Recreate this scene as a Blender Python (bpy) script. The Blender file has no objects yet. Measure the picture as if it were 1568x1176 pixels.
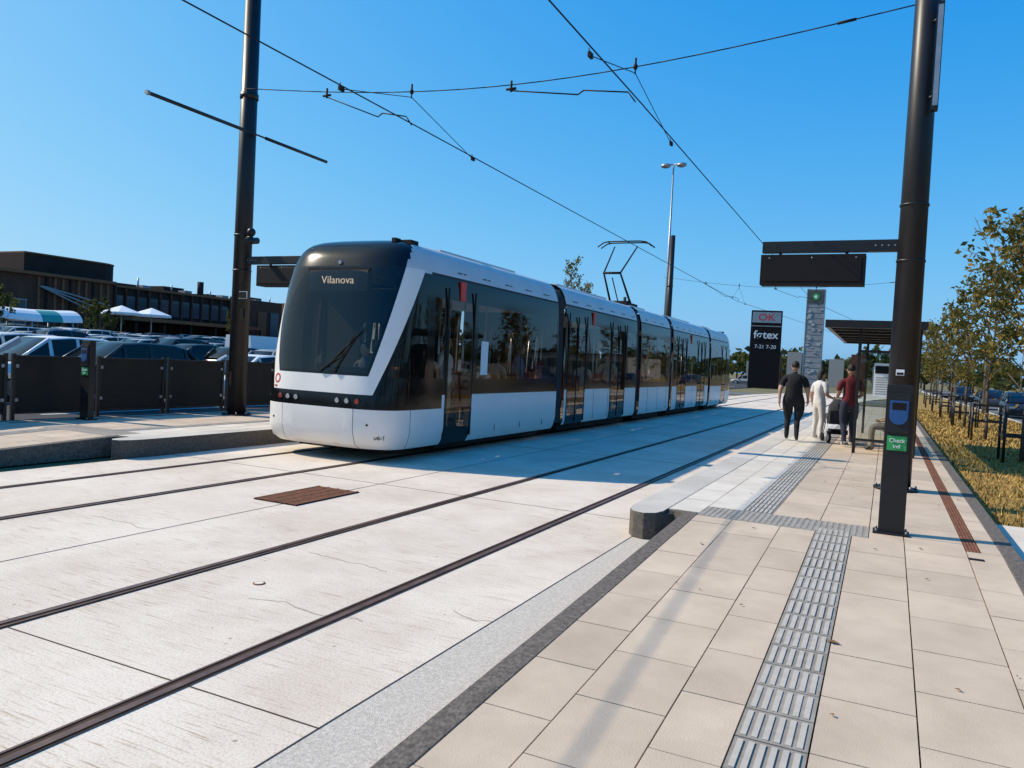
import bpy, bmesh, math, random
from mathutils import Vector, Matrix
random.seed(7)
sc=bpy.context.scene
sc.view_settings.view_transform='Standard'
try: sc.view_settings.look='None'
except Exception: pass
sc.view_settings.exposure=0

# ------------------------------------------------ materials
MATS={}
def _new(name):
    m=bpy.data.materials.new(name); m.use_nodes=True
    nt=m.node_tree
    return m,nt,nt.nodes['Principled BSDF']
def N(nt,t,**kw):
    n=nt.nodes.new(t)
    for k,v in kw.items():
        if k in n.inputs: n.inputs[k].default_value=v
        else: setattr(n,k,v)
    return n
def rgba(c): return (c[0],c[1],c[2],1)
def mat(name,c1,c2=None,scale=6.0,rough=.6,metal=0.0,bump=0.0,bscale=60.0,island=0.0,coat=0.0,emit=None,es=1.0,detail=5,spec=.5):
    if name in MATS: return MATS[name]
    m,nt,b=_new(name)
    if c2 is None: c2=tuple(x*.85 for x in c1)
    tc=N(nt,'ShaderNodeTexCoord')
    no=N(nt,'ShaderNodeTexNoise',Scale=scale,Detail=detail,Roughness=.6)
    nt.links.new(tc.outputs['Object'],no.inputs['Vector'])
    cr=N(nt,'ShaderNodeValToRGB')
    cr.color_ramp.elements[0].position=.35; cr.color_ramp.elements[0].color=rgba(c2)
    cr.color_ramp.elements[1].position=.65; cr.color_ramp.elements[1].color=rgba(c1)
    nt.links.new(no.outputs['Fac'],cr.inputs['Fac'])
    out=cr.outputs['Color']
    if island>0:
        g=N(nt,'ShaderNodeNewGeometry')
        mr=N(nt,'ShaderNodeMapRange'); mr.inputs['To Min'].default_value=1-island; mr.inputs['To Max'].default_value=1+island
        nt.links.new(g.outputs['Random Per Island'],mr.inputs['Value'])
        hs=N(nt,'ShaderNodeHueSaturation')
        nt.links.new(mr.outputs['Result'],hs.inputs['Value']); nt.links.new(out,hs.inputs['Color'])
        out=hs.outputs['Color']
    nt.links.new(out,b.inputs['Base Color'])
    b.inputs['Roughness'].default_value=rough
    b.inputs['Metallic'].default_value=metal
    b.inputs['Coat Weight'].default_value=coat
    b.inputs['Specular IOR Level'].default_value=spec
    if bump>0:
        n2=N(nt,'ShaderNodeTexNoise',Scale=bscale,Detail=4)
        nt.links.new(tc.outputs['Object'],n2.inputs['Vector'])
        bp=N(nt,'ShaderNodeBump',Strength=bump,Distance=.01)
        nt.links.new(n2.outputs['Fac'],bp.inputs['Height'])
        nt.links.new(bp.outputs['Normal'],b.inputs['Normal'])
    if emit:
        b.inputs['Emission Color'].default_value=rgba(emit); b.inputs['Emission Strength'].default_value=es
    MATS[name]=m
    return m
def glassmat(name,tint,ior=1.5,gl=(1,1,1),rough=.02):
    if name in MATS: return MATS[name]
    m,nt,b=_new(name); nt.nodes.remove(b)
    o=nt.nodes['Material Output']
    t=N(nt,'ShaderNodeBsdfTransparent'); t.inputs['Color'].default_value=rgba(tint)
    g=N(nt,'ShaderNodeBsdfGlossy',Roughness=rough); g.inputs['Color'].default_value=rgba(gl)
    tc=N(nt,'ShaderNodeTexCoord'); no=N(nt,'ShaderNodeTexNoise',Scale=1.3,Detail=1)
    nt.links.new(tc.outputs['Object'],no.inputs['Vector'])
    bp=N(nt,'ShaderNodeBump',Strength=.12,Distance=.02); nt.links.new(no.outputs['Fac'],bp.inputs['Height'])
    nt.links.new(bp.outputs['Normal'],g.inputs['Normal'])
    f=N(nt,'ShaderNodeFresnel',IOR=ior)
    mx=N(nt,'ShaderNodeMixShader')
    nt.links.new(f.outputs['Fac'],mx.inputs['Fac']); nt.links.new(t.outputs[0],mx.inputs[1]); nt.links.new(g.outputs[0],mx.inputs[2])
    nt.links.new(mx.outputs[0],o.inputs['Surface'])
    MATS[name]=m; return m

def concrete(name,ca,cb,lines=True,spots=True):
    m,nt,b=_new(name)
    tc=N(nt,'ShaderNodeTexCoord')
    L=nt.links.new
    n1=N(nt,'ShaderNodeTexNoise',Scale=.7,Detail=9,Roughness=.68); L(tc.outputs['Object'],n1.inputs['Vector'])
    cr=N(nt,'ShaderNodeValToRGB'); cr.color_ramp.elements[0].position=.36; cr.color_ramp.elements[0].color=rgba(cb)
    cr.color_ramp.elements[1].position=.60; cr.color_ramp.elements[1].color=rgba(ca); L(n1.outputs['Fac'],cr.inputs['Fac'])
    n2=N(nt,'ShaderNodeTexNoise',Scale=70,Detail=4,Roughness=.7); L(tc.outputs['Object'],n2.inputs['Vector'])
    r2=N(nt,'ShaderNodeValToRGB'); r2.color_ramp.elements[0].position=.3; r2.color_ramp.elements[0].color=(.62,.56,.50,1); r2.color_ramp.elements[1].position=.5; r2.color_ramp.elements[1].color=(1,1,1,1)
    L(n2.outputs['Fac'],r2.inputs['Fac'])
    mx=N(nt,'ShaderNodeMix',data_type='RGBA',blend_type='MULTIPLY'); mx.inputs['Factor'].default_value=.8
    L(cr.outputs['Color'],mx.inputs['A']); L(r2.outputs['Color'],mx.inputs['B'])
    out=mx.outputs['Result']; h=n2.outputs['Fac']
    if lines:
        mp=N(nt,'ShaderNodeMapping'); mp.inputs['Scale'].default_value=(3.0,60,1); mp.inputs['Rotation'].default_value=(0,0,.03)
        L(tc.outputs['Object'],mp.inputs['Vector'])
        n3=N(nt,'ShaderNodeTexNoise',Scale=1.0,Detail=3,Roughness=.55); L(mp.outputs['Vector'],n3.inputs['Vector'])
        r3=N(nt,'ShaderNodeValToRGB'); r3.color_ramp.elements[0].position=.30; r3.color_ramp.elements[0].color=(.52,.42,.33,1); r3.color_ramp.elements[1].position=.44; r3.color_ramp.elements[1].color=(1,1,1,1)
        L(n3.outputs['Fac'],r3.inputs['Fac'])
        n5=N(nt,'ShaderNodeTexNoise',Scale=.9,Detail=3); L(tc.outputs['Object'],n5.inputs['Vector'])
        mr=N(nt,'ShaderNodeMapRange'); mr.inputs['From Min'].default_value=.38; mr.inputs['From Max'].default_value=.62; mr.inputs['To Min'].default_value=.25; mr.inputs['To Max'].default_value=.95
        L(n5.outputs['Fac'],mr.inputs['Value'])
        m2=N(nt,'ShaderNodeMix',data_type='RGBA',blend_type='MULTIPLY'); L(mr.outputs['Result'],m2.inputs['Factor'])
        L(out,m2.inputs['A']); L(r3.outputs['Color'],m2.inputs['B']); out=m2.outputs['Result']
        ad=N(nt,'ShaderNodeMath',operation='ADD'); L(n3.outputs['Fac'],ad.inputs[0]); L(n2.outputs['Fac'],ad.inputs[1]); h=ad.outputs[0]
    if spots:
        vo=N(nt,'ShaderNodeTexVoronoi',Scale=4.3); L(tc.outputs['Object'],vo.inputs['Vector'])
        r4=N(nt,'ShaderNodeValToRGB'); r4.color_ramp.elements[0].position=.03; r4.color_ramp.elements[0].color=(.35,.27,.2,1); r4.color_ramp.elements[1].position=.06; r4.color_ramp.elements[1].color=(1,1,1,1)
        L(vo.outputs['Distance'],r4.inputs['Fac'])
        m3=N(nt,'ShaderNodeMix',data_type='RGBA',blend_type='MULTIPLY'); m3.inputs['Factor'].default_value=.75
        L(out,m3.inputs['A']); L(r4.outputs['Color'],m3.inputs['B']); out=m3.outputs['Result']
    L(out,b.inputs['Base Color']); b.inputs['Roughness'].default_value=.9; b.inputs['Specular IOR Level'].default_value=.3
    bp=N(nt,'ShaderNodeBump',Strength=.4,Distance=.01); L(h,bp.inputs['Height']); L(bp.outputs['Normal'],b.inputs['Normal'])
    MATS[name]=m; return m

M_slab=concrete('track_concrete',(.80,.69,.565),(.66,.545,.43))
M_kerb=concrete('kerb_concrete',(.64,.58,.50),(.50,.45,.38),lines=False,spots=False)
M_kface=mat('kerb_granite_face',(.13,.11,.09),(.07,.06,.05),scale=25,rough=.9,bump=.6,bscale=60)
M_agg=mat('aggregate',(.66,.585,.49),(.46,.40,.33),scale=60,rough=.9,bump=.5,bscale=150,spec=.3)
M_pave=mat('paving_slab',(.62,.485,.355),(.51,.395,.285),scale=2.2,rough=.88,bump=.25,bscale=120,island=.07,detail=10,spec=.3)
M_pave2=mat('paving_slab_light',(.72,.64,.53),(.62,.54,.44),scale=2.2,rough=.88,bump=.2,bscale=120,island=.07,detail=10,spec=.3)
M_joint=mat('joint',(.06,.048,.04),rough=.95)
M_edge=mat('edge_granite',(.20,.165,.135),(.09,.075,.06),scale=30,rough=.9,bump=.8,bscale=60,spec=.3)
M_tact=mat('tactile_paving',(.33,.29,.245),(.25,.22,.18),scale=12,rough=.85,bump=.2,island=.12,spec=.3)
M_tactr=mat('tactile_rib',(.52,.465,.39),(.44,.39,.33),scale=12,rough=.8,spec=.3)
M_rust=mat('rusty_iron',(.28,.10,.042),(.14,.052,.026),scale=20,rough=.9,bump=.3)
M_railblk=mat('rail_sealant',(.035,.022,.016),(.08,.043,.026),scale=8,rough=.95,spec=.2)
M_railst=mat('rail_steel',(.24,.14,.10),(.12,.07,.05),scale=5,rough=.5,metal=.5)
M_asph=mat('asphalt',(.065,.063,.062),(.045,.044,.043),scale=3,rough=.9,bump=.4,bscale=150,detail=9,spec=.2)
M_asphl=mat('asphalt_road',(.16,.155,.15),(.12,.115,.11),scale=2,rough=.9,bump=.3,bscale=150,detail=9)
M_dry=mat('dry_grass',(.42,.26,.08),(.22,.145,.05),scale=2.5,rough=1,bump=.8,bscale=40,detail=10,spec=.1)
M_blade=mat('grass_blade',(.50,.32,.10),(.26,.18,.06),scale=2,rough=.9,island=.4,spec=.1)
M_ground=mat('ground_earth',(.22,.19,.10),(.14,.13,.07),scale=.2,rough=1,detail=10,spec=.1)
M_sand=mat('pale_verge',(.45,.38,.27),(.33,.28,.19),scale=1,rough=1,detail=9)
M_black=mat('pole_paint',(.011,.009,.010),(.016,.014,.014),scale=3,rough=.42,spec=.4)
M_blackm=mat('black_panel',(.010,.008,.008),rough=.8,spec=.25)
M_disp=mat('display_glass',(.012,.007,.006),rough=.5,spec=.25)
M_white=mat('tram_white',(.80,.76,.71),(.76,.72,.67),scale=2,rough=.35,coat=.15)
M_roofw=mat('tram_roof_silver',(.62,.59,.57),(.56,.535,.515),scale=2,rough=.42,coat=.1)
M_tblk=mat('tram_black',(.006,.005,.005),(.008,.007,.007),scale=2,rough=.10,spec=.28)
M_tmask=mat('tram_mask',(.005,.005,.006),(.007,.007,.008),scale=2,rough=.14,spec=.35)
M_seam=mat('seam',(.03,.03,.03),rough=.8)
M_under=mat('underframe',(.02,.019,.018),rough=.8,spec=.2)
M_rub=mat('bellows_rubber',(.075,.070,.068),(.05,.048,.047),rough=.8,spec=.2)
M_int=mat('interior_grey',(.38,.34,.30),rough=.6)
M_seat=mat('seat_fabric',(.16,.07,.045),(.09,.04,.028),rough=.9)
M_rail=mat('grab_rail',(.6,.6,.58),rough=.25,metal=.9)
M_red=mat('red_label',(.65,.03,.015),rough=.4)
M_paper=mat('paper',(.8,.8,.78),(.72,.72,.7),scale=40,rough=.7)
M_lamp=mat('headlamp',(.75,.75,.72),rough=.1,metal=.6)
M_lampr=mat('lamp_red',(.35,.05,.03),rough=.2)
M_green=mat('green_sign',(.03,.34,.09),rough=.45)
M_blue=mat('blue_reader',(.015,.08,.25),rough=.4)
M_led=mat('led_text',(.5,.4,.3),emit=(1,.80,.58),es=.75)
M_screen=mat('led_screen',(.06,.050,.045),(.04,.034,.030),scale=60,rough=.6)
M_txt=mat('white_text',(.8,.8,.8),(.78,.78,.78),rough=.5)
M_steel=mat('steel_grey',(.38,.39,.40),(.30,.31,.32),rough=.4,metal=.6)
M_wire=mat('wire',(.02,.014,.012),rough=.7,spec=.2)
M_galv=mat('galv',(.35,.36,.37),rough=.45,metal=.7)
G_side=glassmat('side_glass',(.76,.72,.68),ior=1.36)
G_wind=glassmat('windscreen',(.66,.67,.66),ior=1.5)
G_shel=glassmat('shelter_glass',(.75,.80,.78),ior=1.45)

# ------------------------------------------------ mesh builder
class MB:
    def __init__(s): s.v=[];s.f=[];s.m=[];s.mats=[];s.sm=[]
    def mi(s,m):
        if m not in s.mats: s.mats.append(m)
        return s.mats.index(m)
    def face(s,pts,m,smooth=False):
        o=len(s.v); s.v+= [tuple(p) for p in pts]; s.f.append(list(range(o,o+len(pts)))); s.m.append(s.mi(m)); s.sm.append(smooth)
    def box(s,x0,x1,y0,y1,z0,z1,m,M=None):
        P=[Vector((x,y,z)) for z in (z0,z1) for y in (y0,y1) for x in (x0,x1)]
        if M is not None: P=[M@p for p in P]
        s.hexa(P,m)
    def hexa(s,P,m):
        o=len(s.v); s.v+=[tuple(p) for p in P]
        for q in ((0,2,3,1),(4,5,7,6),(0,1,5,4),(2,6,7,3),(0,4,6,2),(1,3,7,5)):
            s.f.append([o+i for i in q]); s.m.append(s.mi(m)); s.sm.append(False)
    def cyl(s,p0,p1,r0,r1,m,seg=12,caps=True):
        p0=Vector(p0);p1=Vector(p1); d=(p1-p0)
        if d.length<1e-6: return
        d.normalize()
        a=Vector((0,0,1)) if abs(d.z)<.9 else Vector((1,0,0))
        u=d.cross(a).normalized(); w=d.cross(u)
        o=len(s.v)
        for p,r in ((p0,r0),(p1,r1)):
            for i in range(seg):
                t=2*math.pi*i/seg
                s.v.append(tuple(p+u*(r*math.cos(t))+w*(r*math.sin(t))))
        k=s.mi(m)
        for i in range(seg):
            j=(i+1)%seg
            s.f.append([o+i,o+seg+i,o+seg+j,o+j]); s.m.append(k); s.sm.append(True)
        if caps:
            s.f.append([o+i for i in range(seg)]); s.m.append(k); s.sm.append(False)
            s.f.append([o+seg+i for i in reversed(range(seg))]); s.m.append(k); s.sm.append(False)
    def tube(s,pts,r,m,seg=8):
        for a,b in zip(pts[:-1],pts[1:]): s.cyl(a,b,r,r,m,seg)
    def ell(s,c,r,m,seg=14,rings=9,M=None,cut=None):
        o=len(s.v); c=Vector(c)
        for i in range(rings+1):
            ph=math.pi*i/rings
            for j in range(seg):
                t=2*math.pi*j/seg
                p=Vector((r[0]*math.sin(ph)*math.cos(t),r[1]*math.sin(ph)*math.sin(t),r[2]*math.cos(ph)))
                if M is not None: p=M@p
                s.v.append(tuple(c+p))
        for i in range(rings):
            for j in range(seg):
                jj=(j+1)%seg
                q=[o+i*seg+j,o+(i+1)*seg+j,o+(i+1)*seg+jj,o+i*seg+jj]
                s.f.append(q); s.m.append(s.mi(m)); s.sm.append(True)
    def prism(s,poly,z0,z1,m,mt=None):
        o=len(s.v);n=len(poly)
        zt=z1 if callable(z1) else (lambda x,y:z1)
        s.v+=[(x,y,z0) for x,y in poly]+[(x,y,zt(x,y)) for x,y in poly]
        for i in range(n):
            j=(i+1)%n
            s.f.append([o+i,o+j,o+n+j,o+n+i]); s.m.append(s.mi(m)); s.sm.append(False)
        s.f.append([o+n+i for i in range(n)]); s.m.append(s.mi(mt or m)); s.sm.append(False)
        s.f.append([o+i for i in reversed(range(n))]); s.m.append(s.mi(m)); s.sm.append(False)
    def addmesh(s,me,fn,M=None,smooth=True):
        o=len(s.v)
        for v in me.vertices:
            p=v.co if M is None else M@v.co
            s.v.append(tuple(p))
        for p in me.polygons:
            s.f.append([o+i for i in p.vertices]); s.m.append(s.mi(fn(p))); s.sm.append(smooth)
    def mesh(s,name):
        me=bpy.data.meshes.new(name); me.from_pydata(s.v,[],s.f)
        for m in s.mats: me.materials.append(m)
        me.polygons.foreach_set('material_index',s.m); me.polygons.foreach_set('use_smooth',s.sm)
        me.update(); return me
    def build(s,name,parent=None,loc=(0,0,0),rz=0,bevel=0,fixn=False):
        me=s.mesh(name)
        ob=bpy.data.objects.new(name,me); sc.collection.objects.link(ob)
        ob.location=loc; ob.rotation_euler=(0,0,rz)
        if parent: ob.parent=parent
        if bevel>0:
            md=ob.modifiers.new('b','BEVEL'); md.width=bevel; md.segments=2; md.limit_method='ANGLE'; md.angle_limit=math.radians(40)
        return ob
def empty(name,loc=(0,0,0)):
    e=bpy.data.objects.new(name,None); sc.collection.objects.link(e); e.location=loc; return e
def text(s,loc,size,m,rot=(math.pi/2,0,0),parent=None,name='lettering',ext=.004,align='CENTER',sx=1.0,off_=.012):
    c=bpy.data.curves.new(name,'FONT'); c.body=s; c.size=size; c.extrude=ext; c.align_x=align; c.align_y='CENTER'; c.offset=size*off_
    c.materials.append(m)
    o=bpy.data.objects.new(name,c); sc.collection.objects.link(o); o.location=loc; o.rotation_euler=rot; o.scale=(sx,1,1)
    if parent: o.parent=parent
    return o

# ------------------------------------------------ camera
a=math.radians(25.94); pt=math.radians(1.75); rl=math.radians(3.0)
H=1.75
F=Vector((-math.sin(a)*math.cos(pt),math.cos(a)*math.cos(pt),-math.sin(pt)))
R0=Vector((math.cos(a),math.sin(a),0)); U0=R0.cross(F)
R=R0*math.cos(rl)+U0*math.sin(rl); U=-R0*math.sin(rl)+U0*math.cos(rl)
cam=bpy.data.cameras.new('camera'); co=bpy.data.objects.new('camera',cam); sc.collection.objects.link(co)
co.matrix_world=Matrix(((R.x,U.x,-F.x,0),(R.y,U.y,-F.y,0),(R.z,U.z,-F.z,H),(0,0,0,1)))
cam.sensor_width=36; cam.lens=36*1178/1568; cam.clip_end=3000; cam.clip_start=.05
sc.camera=co

# ------------------------------------------------ light
sd=Vector((.975,.21,0)).normalized(); el=math.radians(39.5)
L=bpy.data.lights.new('sun','SUN'); L.energy=5.0; L.angle=math.radians(.5); L.color=(1,.89,.72)
lo=bpy.data.objects.new('sun',L); sc.collection.objects.link(lo)
lo.rotation_euler=Vector((sd.x*math.cos(el),sd.y*math.cos(el),-math.sin(el))).to_track_quat('-Z','Y').to_euler()
w=bpy.data.worlds.new('World'); sc.world=w; w.use_nodes=True
nt=w.node_tree; bg=nt.nodes['Background']
sk=nt.nodes.new('ShaderNodeTexSky'); sk.sky_type='NISHITA'; sk.sun_disc=False; sk.sun_elevation=el
sk.sun_rotation=math.atan2(-sd.x,-sd.y)%(2*math.pi); sk.air_density=1.0; sk.dust_density=1.3; sk.ozone_density=2.0
# film-like shoulder on the physical sky, so the horizon does not burn out and the zenith stays deep blue
v1=nt.nodes.new('ShaderNodeVectorMath'); v1.operation='SCALE'; v1.inputs['Scale'].default_value=.12
v2=nt.nodes.new('ShaderNodeVectorMath'); v2.operation='ADD'; v2.inputs[1].default_value=(.98,.46,.15)
v3=nt.nodes.new('ShaderNodeVectorMath'); v3.operation='DIVIDE'
v4=nt.nodes.new('ShaderNodeVectorMath'); v4.operation='SCALE'; v4.inputs['Scale'].default_value=1.12/.12
hs=nt.nodes.new('ShaderNodeHueSaturation'); hs.inputs['Saturation'].default_value=1.18; hs.inputs['Hue'].default_value=.497
K=nt.links.new
K(sk.outputs[0],v1.inputs[0]); K(v1.outputs[0],v2.inputs[0]); K(v1.outputs[0],v3.inputs[0]); K(v2.outputs[0],v3.inputs[1]); K(v3.outputs[0],v4.inputs[0])
K(v4.outputs[0],hs.inputs['Color']); K(hs.outputs[0],bg.inputs['Color']); bg.inputs['Strength'].default_value=.12

# ------------------------------------------------ ground
g=MB(); g.face([(-1500,-1500,-.05),(1500,-1500,-.05),(1500,1500,-.05),(-1500,1500,-.05)],M_ground); g.build('ground')
def off(y): return 0 if y<58 else (y-58)**2/230.0
YS=[-25,0,20,40,58]+[58+4*i for i in range(1,20)]
def strip(mb,xc,wd,z,m):
    for y0,y1 in zip(YS[:-1],YS[1:]):
        mb.face([(xc-wd/2+off(y0),y0,z),(xc+wd/2+off(y0),y0,z),(xc+wd/2+off(y1),y1,z),(xc-wd/2+off(y1),y1,z)],m)
t=MB(); strip(t,-5.9,8.2,0,M_slab)
jy=-20
while jy<60:
    t.box(-9.99,-1.81,jy,jy+.008,.001,.003,M_joint); jy+=5.7
for jx in (-6.03,-2.27): t.box(jx,jx+.008,-20,57,.001,.003,M_joint)
t.box(-2.25,-1.81,-20,7.6,.002,.006,M_agg)
rc=random.Random(3)
for (cx,cy) in ((-4.4,5.2),(-3.9,4.0),(-7.0,5.0),(-2.6,4.6)):
    x,y=cx,cy
    for k in range(14):
        nx=x+rc.uniform(.03,.09); ny=y+rc.uniform(-.035,.03)
        t.face([(x,y,.0025),(nx,ny,.0025),(nx,ny+.004,.0025),(x,y+.004,.0025)],M_joint); x,y=nx,ny
t.build('track_bed_pavement')
RX=(-3.17,-4.69,-7.45,-8.97)
r=MB()
for i,x in enumerate(RX):
    s=1 if i%2==0 else -1
    strip(r,x,.125,.005,M_railblk)
    strip(r,x+s*.022,.046,.010,M_railst)
    strip(r,x-s*.045,.014,.010,M_railst)
r.build('tram_rails')
d=MB()
d.box(-6.47,-5.83,6.65,7.8,.003,.008,M_blackm)
for i in range(28):
    y=6.67+i*.04; d.box(-6.45,-5.85,y,y+.022,.006,.016,M_rust)
for i in range(5):
    x=-6.46+i*.15; d.box(x,x+.02,6.66,7.79,.007,.019,M_rust)
d.build('drain_grate')
d=MB(); d.cyl((-4.09,4.3,.003),(-4.09,4.3,.006),.045,.045,M_rust,20); d.cyl((-4.09,4.3,.006),(-4.09,4.3,.008),.035,.035,M_slab,20); d.build('survey_marker')

# ------------------------------------------------ platforms
PZ=.27
def zs(y): return PZ if y>=7.9 else max(0.02,PZ-.041*(7.9-y))
def platform(name,fx,side):
    def P(pl):
        q=[(fx(x),y) for x,y in pl]
        return q if side>0 else q[::-1]
    b=MB()
    kerb=[(-2.0,50),(-2.37,50),(-2.37,7.98),(-2.34,7.80),(-2.26,7.66),(-2.14,7.62),(-2.04,7.70),(-2.0,7.86)]
    b.prism(P(kerb),-.02,PZ+.004,M_kface,M_kerb)
    b.prism(P([(-2.0,50),(-2.0,7.86),(-1.92,7.97),(-1.8,7.9),(1.0,7.9),(1.0,50)]),-.02,PZ-.03,M_kface,M_joint)
    zt=lambda x,y: zs(y)-.03
    b.prism(P([(-1.67,7.9),(-1.67,1.8),(1.0,1.8),(1.0,7.9)]),-.03,zt,M_joint)
    b.prism(P([(-1.67,1.8),(-1.67,-20),(1.0,-20),(1.0,1.8)]),-.03,-.005,M_joint)
    ze=lambda x,y: zs(y)+.003
    for y0,y1 in ((1.8,7.93),(-20,1.79)):
        b.prism(P([(-1.67,y1),(-1.81,y1),(-1.81,y0),(-1.67,y0)]),-.03,ze,M_edge)
    b.prism(P([(-1.67,7.93),(-1.67,8.02),(-1.9,8.06),(-1.97,7.98),(-1.9,7.97),(-1.81,7.93)]),-.03,PZ+.003,M_edge)
    for y0,y1 in ((7.9,50),(1.8,7.895),(-20,1.795)):
        b.prism(P([(1.14,y1),(1.0,y1),(1.0,y0),(1.14,y0)]),-.03,ze,M_edge)
    b.build(name+'_kerb_and_base',parent=PE[name],bevel=.006)
    s=MB()
    def slab(x0,x1,y0,y1,m,g=.004):
        x0+=g;x1-=g;y0+=g;y1-=g
        dz=random.uniform(-.0015,.0015)
        xs=sorted((fx(x0),fx(x1)))
        o=[]
        for zz in (-.035,0):
            for (x,y) in ((xs[0],y0),(xs[1],y0),(xs[0],y1),(xs[1],y1)): o.append((x,y,zs(y)+zz+dz))
        s.hexa(o,m)
    def run(x0,x1,ya,yb,L,m,ph=0):
        y=ya-ph
        while y<yb:
            e=min(y+L,yb); st=max(y,ya)
            if e-st>.03: slab(x0,x1,st,e,m)
            y+=L
    cols=[(-1.67,-1.31),(-1.31,-.85),(-.85,-.53),(-.21,.23),(.23,.72),(.72,1.0)]
    for i,(x0,x1) in enumerate(cols):
        run(x0,x1,-6 if side>0 else 2,7.9,.62,M_pave,ph=(i%2)*.31)
    run(-.53,-.21,-6 if side>0 else 2,7.9,.30,M_tact)
    yend=46
    run(-2.0,-1.67,8.06,yend,.8,M_pave2)
    run(-1.67,-1.30,8.5,yend,.62,M_pave2,ph=.2)
    run(-1.30,-1.0,8.5,yend,.30,M_tact)
    run(-1.0,-.53,8.5,yend,.62,M_pave,ph=.31)
    run(-.53,-.07,8.5,yend,.62,M_pave)
    run(-1.67,-.07,7.9,8.5,.30,M_tact)
    run(-.07,.23,7.9,yend,.62,M_pave,ph=.1)
    run(.23,.72,7.9,yend,.62,M_pave,ph=.3)
    run(.84,1.0,7.9,yend,.62,M_pave,ph=.1)
    def rib(x0,x1,y0,y1):
        xs=sorted((fx(x0),fx(x1))); o=[]
        for zz in (-.003,.006):
            for (x,y) in ((xs[0],y0),(xs[1],y0),(xs[0],y1),(xs[1],y1)): o.append((x,y,zs(y)+zz))
        s.hexa(o,M_tactr)
    y=-6+.02 if side>0 else 2.02
    while y<7.85:
        for k in range(6):
            x=-.53+.022+k*.049; rib(x,x+.026,y,y+.25)
        y+=.30
    y=8.52
    while y<26:
        for k in range(6):
            x=-1.3+.02+k*.046; rib(x,x+.026,y,y+.25)
        y+=.30
    if side>0:
        x=-1.64
        while x<-.1:
            yy=7.94
            while yy<8.48:
                rib(x,x+.028,yy,yy+.028); yy+=.055
            x+=.055
    s.build(name+'_paving',parent=PE[name])
    dr=MB()
    dr.box(*sorted((fx(.722),fx(.838))),7.6,40,PZ-.03,PZ-.01,M_blackm)
    y=7.9
    while y<30:
        for k in range(4):
            x=.726+k*.028; dr.box(*sorted((fx(x),fx(x+.02))),y,y+.47,PZ-.02,PZ+.001,M_rust)
        dr.box(*sorted((fx(.722),fx(.838))),y+.475,y+.497,PZ-.02,PZ+.002,M_rust)
        y+=.5
    dr.build(name+'_drain',parent=PE[name])
PE={'tram_platform':empty('tram_platform'),'opposite':empty('tram_platform')}
platform('tram_platform',lambda x:x,1)
platform('opposite',lambda x:-12.36-x,-1)
lv=MB(); rn=random.Random(11)
M_dead=mat('dead_leaf',(.30,.15,.05),(.18,.09,.03),scale=9,rough=.9,island=.4)
for k in range(46):
    x=rn.uniform(-1.6,.95); y=rn.uniform(2.2,16)**1.0; s_=rn.uniform(.012,.028); an=rn.uniform(0,6.28)
    if k==0: x,y,s_=-.2,5.0,.05
    z=zs(y)+.009; c_,s2=math.cos(an)*s_,math.sin(an)*s_
    lv.face([(x-c_,y-s2,z),(x+s2*.5,y-c_*.5,z+.006),(x+c_,y+s2,z+.002),(x-s2*.5,y+c_*.5,z+.008)],M_dead)
lv.build('fallen_leaves')

# ------------------------------------------------ terrain right + left
v=MB()
v.prism([(1.15,-20),(5.6,-20),(5.6,110),(1.15,110)],-.04,.10,M_dry)
v.build('grass_verge')
v=MB(); v.box(1.16,2.3,-6,10.6,.05,.125,M_pave2); v.build('footpath')
v=MB(); v.prism([(5.75,-20),(13.5,-20),(13.5,200),(5.75,200)],-.04,.0,M_asphl)
v.box(5.6,5.75,-20,200,-.04,.12,M_kerb)
y=-10
while y<150:
    v.box(9.55,9.67,y,y+2,.001,.004,M_txt); y+=6
v.build('road')
v=MB(); v.prism([(13.5,-20),(40,-20),(40,200),(13.5,200)],-.04,.04,M_dry); v.build('grass_verge')
v=MB(); v.prism([(-60,60),(40,64),(40,72),(-60,68)],-.04,-.012,M_asphl); v.build('cross_road')
v=MB(); v.prism([(-14.3,50),(-1,51),(-1,59),(-60,59),(-60,50)],-.04,-.02,M_sand); v.build('pale_verge_ground')
bl=MB()
for i in range(16000):
    u=random.random()**1.6
    y=10.8+u*40; x=random.uniform(1.25,5.5); h=random.uniform(.03,.10); an=random.uniform(0,6.28); wd=.008+.0012*(y-9)
    dx,dy=math.cos(an)*wd,math.sin(an)*wd
    bl.face([(x-dx,y-dy,.10),(x+dx,y+dy,.10),(x+random.uniform(-.05,.05),y+random.uniform(-.05,.05),.10+h)],M_blade)
bl.build('dry_grass')
def pz(x): return max(0,(-15.0-x)/80*1.45)
v=MB(); 
xs=[-14.6,-15,-40,-70,-100]
for x0,x1 in zip(xs[:-1],xs[1:]):
    v.face([(x1,-20,pz(x1)),(x0,-20,pz(x0)),(x0,160,pz(x0)),(x1,160,pz(x1))],M_asph)
CROWS=(15.5,30.5,45.5,60.5,75.5,90.5)
for ry in CROWS:
    x=-16.5
    while x>-94:
        v.face([(x-.1,ry-4.9,pz(x-.1)+.006),(x,ry-4.9,pz(x)+.006),(x,ry+4.9,pz(x)+.006),(x-.1,ry+4.9,pz(x-.1)+.006)],M_txt); x-=2.6
v.build('car_park_ground')

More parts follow.
